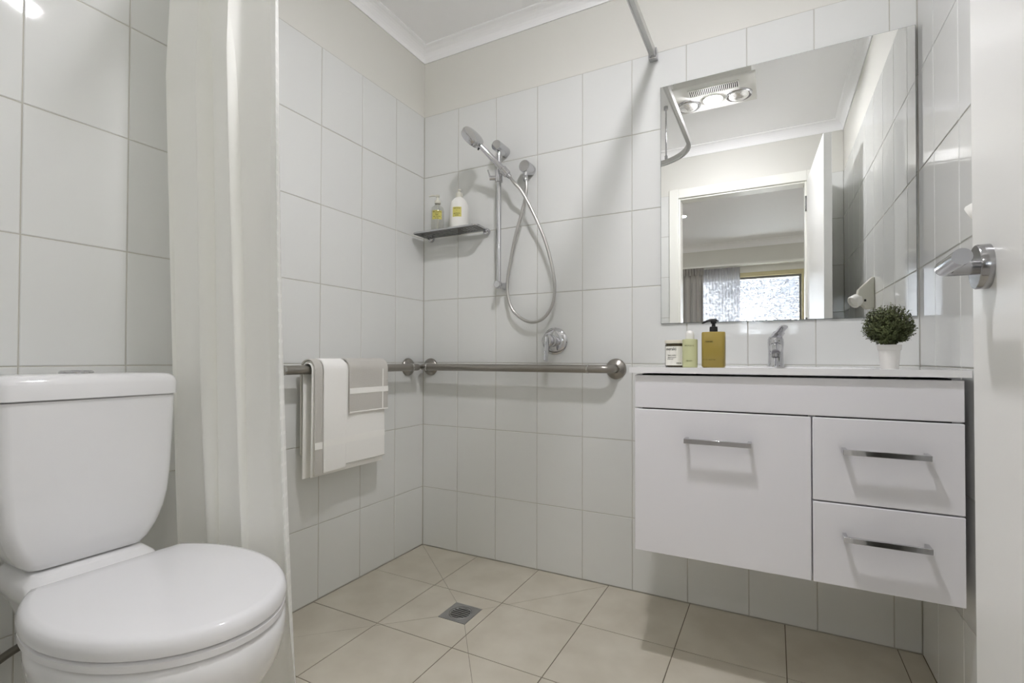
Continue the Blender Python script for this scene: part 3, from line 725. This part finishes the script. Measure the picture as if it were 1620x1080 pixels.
# ------------------------------------------------------------------ towels
def drape_panel(y0, y1, off, zf, zb, zlo=None, cols=14, wob=0.0015, seed=0, ft_=0.0, th=0.004):
    """cloth hung over the left grab rail: front hem at zf, back hem at zb (None = front only down from the top)"""
    rnd = random.Random(seed); R_ = PR+off; prof = []; R_ = R_+0.0030
    nF = 26
    for k in range(nF+1): prof.append((GX+R_+ft_*(1-k/nF), zf+(GZ-zf)*k/nF))
    for k in range(1, 9): a = PI*k/9; prof.append((GX+R_*math.cos(a), GZ+R_*math.sin(a)))
    if zb is not None:
        for k in range(0, 15): prof.append((GX-R_, GZ-(GZ-zb)*k/14))
    bm = bm_new(); g = []
    for i in range(cols+1):
        y = y0+(y1-y0)*i/cols
        g.append([bm.verts.new((x+wob*math.sin(23*y+6*z+seed)+wob*0.5*math.sin(61*y+seed), y, z)) for x, z in prof])
    for i in range(cols):
        for k in range(len(prof)-1): bm.faces.new((g[i][k], g[i+1][k], g[i+1][k+1], g[i][k+1])).smooth = True
    return bm
def cloth_link(name, bm, m, par, th=0.004):
    o = link(name, bm, m, par, smooth=True, auto=180); s = o.modifiers.new('s', 'SOLIDIFY'); s.thickness = th; s.offset = 0
    b = o.modifiers.new('b', 'BEVEL'); b.width = th*0.35; b.segments = 2; b.limit_method = 'ANGLE'; b.angle_limit = 1.0; return o
bt_ = thing('bath_towel', 'folded white bath towel hanging over the left grab rail', 'towel', (GX, -0.54, 0.49))
cloth_link('back_layer', drape_panel(-0.712, -0.372, 0.003, 0.487, 0.478, seed=1, ft_=-0.002), TOWEL, bt_)
cloth_link('front_layer', drape_panel(-0.706, -0.366, 0.009, 0.506, 0.512, seed=2), TOWEL, bt_, 0.005)
cloth_link('folded_flap', drape_panel(-0.672, -0.572, 0.0175, 0.497, 0.56, seed=3), TOWEL, bt_, 0.007)
cloth_link('terry_edge', drape_panel(-0.709, -0.676, 0.0165, 0.492, 0.56, cols=5, seed=3), TERRY, bt_, 0.006)
def strip(name, y0, y1, z0, z1, off, m, par, wob=0.0015, seed=0, slope=0.0):
    bm = bm_new(); g = []
    for i in range(9):
        y = y0+(y1-y0)*i/8; xx = lambda z: GX+PR+0.0030+off+wob*math.sin(23*y+6*z+seed)+wob*0.5*math.sin(61*y+seed)
        g.append([bm.verts.new((xx(z), y, z)) for z in (z0, z1)]+[bm.verts.new((xx(z)-0.0012, y, z)) for z in (z1, z0)])
    for a, b in zip(g, g[1:]):
        for k in range(4): bm.faces.new((a[k], a[(k+1) % 4], b[(k+1) % 4], b[k]))
    bm.faces.new(g[0]); bm.faces.new(g[-1]); return link(name, bm, m, par)
strip('band', -0.5695, -0.366, 0.588, 0.612, 0.0122, SATIN, bt_, seed=2)
strip('band', -0.672, -0.572, 0.588, 0.612, 0.0215, SATIN, bt_, seed=3)
strip('band', -0.709, -0.676, 0.584, 0.608, 0.0202, SATIN, bt_, seed=3)
strip('hem', -0.5695, -0.366, 0.507, 0.511, 0.0120, SEAM, bt_, seed=2)
fc = thing('face_cloth', 'small grey face cloth with white bands laid over the bath towel', 'face cloth', (GX, -0.46, 0.70))
cloth_link('cloth', drape_panel(-0.560, -0.362, 0.0190, 0.697, 0.72, seed=5, wob=0.0012), TERRY, fc, 0.006)
strip('band', -0.560, -0.362, 0.768, 0.789, 0.0228, SATIN, fc, seed=5, wob=0.0012)
strip('border', -0.3925, -0.3885, 0.698, 0.860, 0.0228, SATIN, fc, seed=5, wob=0.0012)
strip('hem', -0.560, -0.362, 0.697, 0.7015, 0.0228, SATIN, fc, seed=5, wob=0.0012)

# ------------------------------------------------------------------ shower slide rail, hand shower, hose, outlet, mixer
sr = thing('shower_slide_rail', 'vertical chrome shower slide rail on the back wall', 'shower rail', (0.458, 0, 1.2))
RX, RY = 0.458, -0.058
bm = bm_new(); sweep(bm, [(RX, RY, 1.205), (RX, RY, 1.5), (RX, RY, 1.815)], 0.0105, 20); link('pole', bm, CHROME, sr, smooth=True)
bm = bm_new(); lathe(bm, [(0, 0), (0.023, 0), (0.023, 0.082), (0.0215, 0.085), (0, 0.085)], (RX, 0, 1.822), (0, -1, 0), 32); link('bracket', bm, CHROME, sr, smooth=True)
bm = bm_new(); lathe(bm, [(0, 0), (0.017, 0), (0.015, 0.01), (0.011, 0.035), (0.011, 0.046), (0.0155, 0.05), (0.0155, 0.074), (0.014, 0.076), (0, 0.076)], (RX, 0, 1.222), (0, -1, 0), 28); link('bracket', bm, CHROME, sr, smooth=True)
bm = bm_new(); lathe(bm, [(0.0106, 0), (0.0165, 0.002), (0.0165, 0.052), (0.0106, 0.054)], (RX, RY, 1.668), (0, 0, 1), 28)
lathe(bm, [(0, 0), (0.010, 0), (0.010, 0.028), (0, 0.028)], (RX-0.012, RY-0.004, 1.688), (-0.9, -0.4, 0), 18)
sweep(bm, [(RX-0.036, RY-0.014, 1.688), (RX-0.040, RY-0.016, 1.705), (RX-0.046, RY-0.018, 1.724)], 0.0032, 10)
sl = link('slider', bm, CHROME, sr, smooth=True)
G = Vector((0.517, -0.088, 1.684)); Hc = Vector((0.3995, -0.178, 1.829)); hdir = (Hc-G).normalized()
bm = bm_new(); sweep(bm, [(RX+0.012, RY-0.006, 1.692), (RX+0.022, RY-0.014, 1.694), tuple(G+hdir*0.012+Vector((-0.019, 0.004, 0.0)))], 0.009, 16)
lathe(bm, [(0.013, 0), (0.0165, 0.002), (0.0178, 0.034), (0.0145, 0.036)], G-hdir*0.004, hdir, 24, cap=False); link('holder_cup', bm, CHROME, sr, smooth=True)
hs = thing('hand_shower', 'chrome hand shower with round head resting in the slide rail holder', 'hand shower', tuple(G))
nrm = Vector((0.79, -0.20, 0.52)); nrm = (nrm-hdir*nrm.dot(hdir)).normalized()
hb = Hc-hdir*0.045
bm = bm_new(); sweep(bm, [G-hdir*0.018, G-hdir*0.006, G+hdir*0.03, G+hdir*0.10, hb], [0.0085, 0.0115, 0.0125, 0.0118, 0.0105], 20); link('handle', bm, CHROME, hs, smooth=True)
bm = bm_new(); R0 = []
x_, y_, d_ = frame_from(nrm); seg = 56
def hring(r, h, rib=0.0): return [Hc+nrm*h+x_*((r-rib*(k % 8 in (0, 1)))*math.cos(2*PI*k/seg))+y_*((r-rib*(k % 8 in (0, 1)))*math.sin(2*PI*k/seg)) for k in range(seg)]
loft(bm, [hring(0.030, -0.0165), hring(0.046, -0.0155), hring(0.0485, -0.012, 0.003), hring(0.0500, 0.002, 0.003), hring(0.0500, 0.008, 0.001), hring(0.0480, 0.0120), hring(0.030, 0.0155), hring(0.010, 0.0165)])
link('shower_head', bm, CHROME, hs, smooth=True, auto=50)
bm = bm_new(); lathe(bm, [(0, 0), (0.040, 0), (0.038, -0.0015), (0, -0.002)], Hc-nrm*0.0165, nrm, 32); link('spray_plate', bm, mat('spray_grey', srgb(150, 150, 148), 0.4), hs, smooth=True)
bm = bm_new(); lathe(bm, [(0, 0), (0.0035, 0), (0.0035, 0.009), (0, 0.009)], Hc-hdir*0.049-nrm*0.012, (-nrm), 10); link('spray_button', bm, BLACKP, hs)
hp = [(0.583, -0.048, 1.680), (0.589, -0.05, 1.618), (0.568, -0.05, 1.527), (0.538, -0.05, 1.435), (0.513, -0.045, 1.341), (0.494, -0.042, 1.247), (0.495, -0.04, 1.171), (0.523, -0.04, 1.105), (0.591, -0.04, 1.059), (0.656, -0.04, 1.065), (0.702, -0.04, 1.116), (0.719, -0.045, 1.193), (0.71, -0.055, 1.284), (0.681, -0.06, 1.391), (0.636, -0.07, 1.499), (0.587, -0.08, 1.596), (0.553, -0.09, 1.640), tuple(G-hdir*0.016)]
ho = thing('shower_hose', 'flexible metal shower hose looping between wall outlet and hand shower', 'hose', (0.6, -0.05, 1.06))
bm = bm_new(); path = catmull(hp, 8); sweep(bm, path, 0.0068, 12); link('spiral_tube', bm, mat('hose_metal', (0.55, 0.54, 0.52, 1), 0.3, metal=0.9), ho, smooth=True)
bm = bm_new(); lathe(bm, [(0.0072, 0), (0.0095, 0.002), (0.0105, 0.035), (0.009, 0.037)], (0.584, -0.048, 1.655), (-0.05, 0, 1), 20); link('hose_nut', bm, CHROME, ho, smooth=True)
wo = thing('wall_outlet_elbow', 'round chrome wall outlet feeding the shower hose', 'wall outlet', (0.583, 0, 1.715))
bm = bm_new(); lathe(bm, [(0, 0), (0.0255, 0), (0.0255, 0.060), (0.0235, 0.063), (0, 0.063)], (0.583, 0, 1.718), (0, -1, 0), 36); link('outlet_body', bm, CHROME, wo, smooth=True)
bm = bm_new(); lathe(bm, [(0.011, 0), (0.0115, 0.004), (0.0115, 0.02), (0.010, 0.02)], (0.583, -0.048, 1.680), (0, 0, 1), 20); link('outlet_neck', bm, CHROME, wo, smooth=True)

sm = thing('shower_mixer', 'chrome shower mixer with round plate and lever on back wall', 'mixer', (0.700, 0, 0.975))
bm = bm_new(); lathe(bm, [(0, 0), (0.0570, 0), (0.0565, 0.004), (0.050, 0.010), (0.034, 0.014), (0, 0.014)], (0.700, 0, 0.975), (0, -1, 0), 48); link('wall_plate', bm, CHROME, sm, smooth=True)
bm = bm_new(); lathe(bm, [(0, 0), (0.024, 0), (0.024, 0.040), (0.022, 0.044), (0, 0.044)], (0.700, -0.012, 0.975), (0, -1, 0), 32); link('cartridge_body', bm, CHROME, sm, smooth=True)
bm = bm_new()
sec2 = [(math.cos(a), math.sin(a)*0.42) for a in [2*PI*k/20 for k in range(20)]]
lathe(bm, [(0.024, 0.044), (0.0255, 0.048), (0.0255, 0.064), (0.020, 0.070), (0, 0.071)], (0.700, -0.012, 0.975), (0, -1, 0), 32)
sweep(bm, catmull([(0.700, -0.074, 0.985), (0.700, -0.080, 0.955), (0.700, -0.088, 0.920), (0.700, -0.094, 0.893)], 4), [0.024]*4+[0.020]*4+[0.0165]*4+[0.0160], sec=sec2)
link('lever', bm, CHROME, sm, smooth=True)

# ------------------------------------------------------------------ soap shelf and its bottles
SZ = 1.480
ss = thing('shower_shelf', 'chrome slotted shower shelf on the back wall near the corner', 'shelf', (0.2, 0, SZ))
bm = bm_new(); y0, y1 = -0.108, -0.014; z0, z1 = SZ-0.0015, SZ+0.0005
ys = [y0+(y1-y0)*k/9 for k in range(10)]
box(bm, 0.030, 0.060, y0, y1, z0, z1); box(bm, 0.225, 0.262, y0, y1, z0, z1); box(bm, 0.345, 0.372, y0, y1, z0, z1)
for k in (0, 2, 4, 6, 8): box(bm, 0.060, 0.225, ys[k], ys[k+1]+0.0045, z0, z1)
xs = [0.262+0.083*k/11 for k in range(12)]
box(bm, 0.262, 0.345, y0, y0+0.022, z0, z1); box(bm, 0.262, 0.345, y1-0.022, y1, z0, z1)
for k in range(0, 11, 2): box(bm, xs[k], xs[k+1]+0.0015, y0+0.022, y1-0.022, z0, z1)
link('slotted_plate', bm, mat('chrome_dark_reflection', (0.16, 0.16, 0.16, 1), 0.2, metal=1), ss)  # chrome with its dark reflections put into the base colour
bm = bm_new(); q = SZ+0.003
loop = [Vector((0.050, -0.004, q))]+[Vector((0.050, -0.012, q))]+bend((0.05, 0, q), (0.024, -0.020, q), (0.024, -0.1, q), 0.006, 4)+bend((0.024, 0, q), (0.024, -0.112, q), (0.2, -0.112, q), 0.02, 6)+bend((0.2, -0.112, q), (0.378, -0.112, q), (0.378, 0, q), 0.02, 6)+[Vector((0.372, -0.03, q)), Vector((0.365, -0.012, q)), Vector((0.365, -0.004, q))]
sweep(bm, loop, 0.0042, 10); link('rim_wire', bm, CHROME, ss, smooth=True)
for x in (0.050, 0.365): bm = bm_new(); lathe(bm, [(0, 0), (0.0155, 0), (0.0155, 0.014), (0.013, 0.017), (0.007, 0.018), (0.007, 0.026), (0, 0.026)], (x, 0, SZ-0.004), (0, -1, 0), 24); link('mount', bm, CHROME, ss, smooth=True)

SB = SZ+0.0008
cb = thing('soap_pump_bottle', 'clear pump bottle with yellow label on the shower shelf', 'bottle', (0.128, -0.062, SB))
bx, by = 0.130, -0.062
bm = bm_new(); lathe(bm, [(0.0, 0), (0.027, 0.0), (0.0295, 0.003), (0.0295, 0.105), (0.026, 0.120), (0.0125, 0.132), (0.0115, 0.142), (0, 0.142)], (bx, by, SB), seg=36); link('bottle_body', bm, CLEAR, cb, smooth=True)
bm = bm_new(); lathe(bm, [(0.0135, 0), (0.0135, 0.014), (0.006, 0.017), (0.0045, 0.030), (0.009, 0.032), (0.009, 0.041), (0, 0.043)], (bx, by, SB+0.139), seg=24)
sweep(bm, [(bx, by, SB+0.176), (bx-0.02, by-0.012, SB+0.177), (bx-0.034, by-0.02, SB+0.173)], 0.0035, 10); link('pump', bm, CREAMP, cb, smooth=True)
bm = bm_new(); sweep(bm, [(bx, by, SB+0.138), (bx+0.004, by, SB+0.06), (bx-0.006, by, SB+0.006)], 0.0022, 8); link('dip_tube', bm, CREAMP, cb, smooth=True)
def curved_label(bm, cx, cy, r, a0, a1, z0, z1, sy=1.0, n=14, rot=0.0):
    g = []
    for k in range(n+1):
        a = a0+(a1-a0)*k/n; g.append([bm.verts.new((cx+r*math.cos(a), cy+r*sy*math.sin(a), z)) for z in (z0, z1)])
    for A, B in zip(g, g[1:]): bm.faces.new((A[0], B[0], B[1], A[1])).smooth = True
def text_on_cyl(bm, txt, size, cx, cy, r, ac, z, align='CENTER', depth=0.0002):
    n0 = len(bm.verts); text_bm(bm, txt, size, Matrix.Identity(4), depth, align=align); bm.verts.ensure_lookup_table()
    for v in bm.verts[n0:]:
        a = ac+v.co.x/r; rr = r+v.co.z+0.0002; v.co = Vector((cx+rr*math.cos(a), cy+rr*math.sin(a), z+v.co.y))
AV = math.atan2(-1.8, 1.39)     # direction towards the doorway
bm = bm_new(); curved_label(bm, bx, by, 0.0300, AV-0.80-0.12, AV+0.80-0.12, SB+0.060, SB+0.101); lb = link('label', bm, LABEL_Y, cb)
bm = bm_new()
for i, (t, s, z) in enumerate((("Gel Douche", 0.0085, 0.0925), ("la douche", 0.005, 0.0865), ("Gel", 0.0095, 0.0780), ("AU THYM", 0.0075, 0.0700), ("ml 500", 0.0065, 0.0630))): text_on_cyl(bm, t, s, bx, by, 0.0302, AV-0.12, SB+z)
link('label_print', bm, INK, lb)
wb = thing('lotion_bottle', 'white round-shouldered bottle with yellow label on shower shelf', 'bottle', (0.247, -0.066, SB))
bx, by = 0.252, -0.062
bm = bm_new(); lathe(bm, [(0, 0), (0.038, 0), (0.0425, 0.004), (0.0425, 0.100), (0.0405, 0.115), (0.034, 0.130), (0.024, 0.142), (0.015, 0.149), (0.013, 0.152), (0, 0.152)], (bx, by, SB), seg=44); link('bottle_body', bm, WHITEP, wb, smooth=True)
bm = bm_new(); lathe(bm, [(0.0155, 0), (0.0165, 0.002), (0.0160, 0.018), (0.014, 0.020), (0.006, 0.020), (0.005, 0.030), (0.008, 0.031), (0.008, 0.037), (0, 0.037)], (bx, by, SB+0.150), seg=28); link('cap', bm, CREAMP, wb, smooth=True)
bm = bm_new(); curved_label(bm, bx, by, 0.0429, AV-0.78, AV+0.18, SB+0.052, SB+0.096); lb = link('label', bm, LABEL_Y, wb)
bm = bm_new()
for t, s, z in (("Lait corps", 0.0075, 0.088), ("~", 0.009, 0.078), ("AU THYM", 0.007, 0.064), ("ml 500", 0.006, 0.0565)): text_on_cyl(bm, t, s, bx, by, 0.0431, AV-0.30, SB+z)
link('label_print', bm, INK, lb)

# ------------------------------------------------------------------ things on the basin top
BY = -0.40
jt = thing('cream_jar', 'small brown glass jar with white printed label, leftmost on basin top', 'jar', (1.240, BY+0.05, TZ))
jx, jy = 1.262, BY+0.045
bm = bm_new(); lathe(bm, [(0, 0), (0.032, 0), (0.0345, 0.003), (0.0345, 0.066), (0.032, 0.070), (0, 0.070)], (jx, jy, TZ), seg=44); link('jar_body', bm, BROWNG, jt, smooth=True)
bm = bm_new(); lathe(bm, [(0.034, 0), (0.0352, 0.001), (0.0352, 0.009), (0.034, 0.0105), (0, 0.011)], (jx, jy, TZ+0.070), seg=44); link('jar_lid', bm, mat('jar_lid', srgb(214, 208, 192), 0.3), jt, smooth=True)
AJ = math.atan2(-1.42, 0.27)
bm = bm_new(); curved_label(bm, jx, jy, 0.0349, AJ-1.22, AJ+1.3, TZ+0.005, TZ+0.062, n=24); lb = link('label', bm, LABEL_W, jt)
bm = bm_new()
for t, s, z, a in (("meraki", 0.0125, 0.0500, -0.55), ("Organic certified", 0.0038, 0.0340, -0.45), ("peppermint scrub", 0.0038, 0.0280, -0.45), ("for the body", 0.0038, 0.0225, -0.60), ("MCA", 0.0065, 0.0090, 0.15)): text_on_cyl(bm, t, s, jx, jy, 0.0350, AJ+a, TZ+z)
link('label_print', bm, INK, lb)

gb = thing('toner_bottle', 'slim pale green bottle with white domed cap between jar and pump bottle', 'bottle', (1.30, BY-0.01, TZ))
gx_, gy_ = 1.308, BY-0.005
bm = bm_new(); lathe(bm, [(0, 0), (0.0195, 0), (0.0212, 0.002), (0.0212, 0.079), (0.020, 0.081), (0.011, 0.082), (0, 0.082)], (gx_, gy_, TZ), seg=36); link('bottle_body', bm, GREEN, gb, smooth=True)
bm = bm_new(); lathe(bm, [(0.0122, 0), (0.0122, 0.014), (0.0112, 0.020), (0.008, 0.0245), (0, 0.0265)], (gx_, gy_, TZ+0.081), seg=30); link('cap', bm, WHITEP, gb, smooth=True)
bm = bm_new(); AG = math.atan2(-1.46, 0.22)
for t, s, z in (("N O R D I C", 0.0050, 0.061), ("skin tonic", 0.0042, 0.018)):
    bm = bm_new(); text_on_cyl(bm, t, s, gx_, gy_, 0.0213, AG-0.1, TZ+z); link('print', bm, INK_O, gb)

ab = thing('hand_soap_bottle', 'olive amber rectangular hand soap bottle with black pump', 'bottle', (1.365, BY, TZ))
ax_, ay_ = 1.371, BY+0.012
def rr2(hw, hd, r, z, cx=ax_, cy=ay_, n=5):
    pts = []
    for sx_, sy_, a0 in ((1, 1, 0), (-1, 1, PI/2), (-1, -1, PI), (1, -1, 3*PI/2)):
        for k in range(n+1): a = a0+PI/2*k/n; pts.append((cx+sx_*(hw-r)+r*math.cos(a), cy+sy_*(hd-r)+r*math.sin(a), z))
    return pts
bm = bm_new(); loft(bm, [rr2(0.0285, 0.018, 0.008, TZ), rr2(0.0315, 0.0205, 0.009, TZ+0.003), rr2(0.0315, 0.0205, 0.009, TZ+0.098), rr2(0.030, 0.019, 0.009, TZ+0.1015), rr2(0.012, 0.012, 0.006, TZ+0.1025)]); link('bottle_body', bm, AMBER, ab, smooth=True, auto=50)
bm = bm_new(); lathe(bm, [(0.0112, 0), (0.0112, 0.010), (0.0105, 0.0155), (0.0055, 0.016), (0.0050, 0.024), (0.0075, 0.025), (0.0085, 0.032), (0.006, 0.036), (0, 0.037)], (ax_, ay_, TZ+0.1015), seg=26)
sec3 = [(math.cos(a), math.sin(a)*0.55) for a in [2*PI*k/12 for k in range(12)]]
sweep(bm, catmull([(ax_+0.013, ay_-0.002, TZ+0.133), (ax_, ay_, TZ+0.136), (ax_-0.014, ay_-0.004, TZ+0.1345), (ax_-0.031, ay_-0.008, TZ+0.127)], 4), [0.0045]*2+[0.0080]*6+[0.0058]*4+[0.003], sec=sec3, upv=(0, 0, 1)); link('pump', bm, BLACKP, ab, smooth=True)
bm = bm_new()
TF = Matrix.Translation((ax_, ay_-0.0208, TZ)) @ Matrix.Rotation(PI/2, 4, 'X')
text_bm(bm, "meraki", 0.0075, TF @ Matrix.Translation((-0.010, 0.072, 0)), align='CENTER'); link('print', bm, INK_O, ab); bm = bm_new(); text_bm(bm, "O T O  hand soap", 0.0045, TF @ Matrix.Translation((-0.027, 0.021, 0)))
link('print', bm, INK_O, ab)

# potted plant
px, pyy = 1.795, -0.32
pp = thing('potted_plant', 'bushy dark green plant in a small white pot on basin top', 'plant', (px, pyy, TZ))
bm = bm_new(); lathe(bm, [(0, 0), (0.0190, 0), (0.0195, 0.001), (0.0235, 0.048), (0.0255, 0.0485), (0.0265, 0.062), (0.0245, 0.062), (0.0240, 0.056), (0, 0.056)], (px, pyy, TZ), seg=40); link('pot', bm, POT, pp, smooth=True)
bm = bm_new(); lathe(bm, [(0, 0), (0.0235, 0)], (px, pyy, TZ+0.057), seg=24, cap=False); link('soil', bm, SOIL, pp)
rnd = random.Random(5); bmS = bm_new(); bmL = bm_new(); PC = Vector((px, pyy, TZ+0.108))
for k in range(820):
    th = rnd.uniform(0, 2*PI); u = rnd.uniform(-0.95, 1.0); s = math.sqrt(max(0, 1-u*u)); rad = rnd.choice((rnd.uniform(0.5, 0.95), rnd.uniform(0.88, 1.03)))*(1+0.05*math.sin(3*th))
    e = PC+Vector((s*math.cos(th)*0.057, s*math.sin(th)*0.057, u*0.057 if u > 0 else u*0.044))*rad
    b0 = Vector((px+rnd.gauss(0, .006), pyy+rnd.gauss(0, .006), TZ+0.057)); mid = b0.lerp(e, 0.5)+Vector((0, 0, 0.008))
    pts = [b0, mid, e] if k % 3 == 0 else [b0.lerp(mid, 0.9), e]
    sweep(bmS, pts, 0.0005, 3, cap=False)
    dr_ = (e-mid).normalized(); xx, yy, _ = frame_from(dr_)
    for q in range(11):
        t = 0.25+0.78*q/10; c = mid.lerp(e, t); a = 2.4*q+th; out = (xx*math.cos(a)+yy*math.sin(a)); tip = (out+dr_*0.9).normalized(); sd = tip.cross(dr_).normalized()
        L = rnd.uniform(0.005, 0.0075)
        bmL.faces.new([bmL.verts.new(c), bmL.verts.new(c+tip*L*0.55+sd*0.0017), bmL.verts.new(c+tip*L), bmL.verts.new(c+tip*L*0.55-sd*0.0017)])
link('stems', bmS, STEM, pp)
o = link('foliage', bmL, LEAF, pp); o['kind'] = 'stuff'

# ------------------------------------------------------------------ floor drain
fd = thing('floor_drain', 'square grey metal floor drain with round slotted grate', 'drain', ((DX0+DX1)/2, (DY0+DY1)/2, 0))
cx_, cy_, R_ = (DX0+DX1)/2, (DY0+DY1)/2, 0.041; hs_ = 0.0555
bm = bm_new(); N = 64; inn = []; inl = []; out = []; outl = []
for k in range(N):
    a = 2*PI*k/N+PI/4; c, s = math.cos(a), math.sin(a); m_ = hs_/max(abs(c), abs(s))
    inn.append(bm.verts.new((cx_+R_*c, cy_+R_*s, 0.0006))); inl.append(bm.verts.new((cx_+R_*c, cy_+R_*s, -0.006)))
    out.append(bm.verts.new((cx_+m_*c, cy_+m_*s, 0.0006))); outl.append(bm.verts.new((cx_+m_*c, cy_+m_*s, -0.006)))
for k in range(N):
    k2 = (k+1) % N
    for A, B in ((inn, out), (out, outl), (inl, inn)): bm.faces.new((A[k], A[k2], B[k2], B[k]))
DRM = mat('drain_metal', (0.40, 0.40, 0.40, 1), 0.42, metal=0.8)
link('drain_frame', bm, DRM, fd)
bm = bm_new(); R2 = 0.0395
lathe(bm, [(R2-0.0045, -0.004), (R2-0.0045, 0.0004), (R2, 0.0004), (R2, -0.004)], (cx_, cy_, 0), seg=48, cap=False)
for k in range(6):
    yy = cy_-0.0270+0.054*k/5
    if k in (0, 5): wd = math.sqrt(max(0, (R2-0.003)**2-(yy-cy_)**2))
    else: wd = math.sqrt((R2-0.003)**2-(yy-cy_)**2)
    box(bm, cx_-wd, cx_+wd, yy-0.0021, yy+0.0021, -0.004, 0.0004)
link('grate', bm, DRM, fd)
bm = bm_new(); lathe(bm, [(0.041, -0.006), (0.041, -0.05), (0, -0.05)], (cx_, cy_, 0), seg=32, cap=False); box(bm, DX0+0.001, DX1-0.001, DY0+0.001, DY1-0.001, -0.056, -0.052); link('sump', bm, DARK, fd)

# ------------------------------------------------------------------ small fixture on the right wall
wf = thing('wall_fixture', 'small ivory plastic fixture with tilted head on the right tiled wall', 'wall fixture', (W, -0.80, 1.19))
bm = bm_new(); fy, hwf = -0.785, 0.030
prof = [(0, 0.070), (-0.012, 0.070), (-0.060, 0.020), (-0.066, -0.006), (-0.055, -0.045), (-0.030, -0.070), (0, -0.070)]
A = [bm.verts.new((W+a, fy-hwf, 1.188+z)) for a, z in prof]; B = [bm.verts.new((W+a, fy+hwf, 1.188+z)) for a, z in prof]
for k in range(len(prof)): k2 = (k+1) % len(prof); bm.faces.new((A[k], A[k2], B[k2], B[k]))
bm.faces.new(A); bm.faces.new(B[::-1]); link('wall_base', bm, CREAMP, wf, bevel=0.004)
bm = bm_new(); lathe(bm, [(0, 0), (0.019, 0), (0.020, 0.018), (0.027, 0.024), (0.029, 0.050), (0.027, 0.053), (0.022, 0.053), (0.020, 0.044), (0, 0.044)], (W-0.044, fy+0.006, 1.174), (-0.72, 0.42, -0.50), 32); hd = link('tilting_head', bm, WHITEP, wf, smooth=True)
bm = bm_new(); box(bm, W-0.040, W-0.032, fy+hwf-0.001, fy+hwf+0.0015, 1.150, 1.160); link('small_switch', bm, BLACKP, wf)
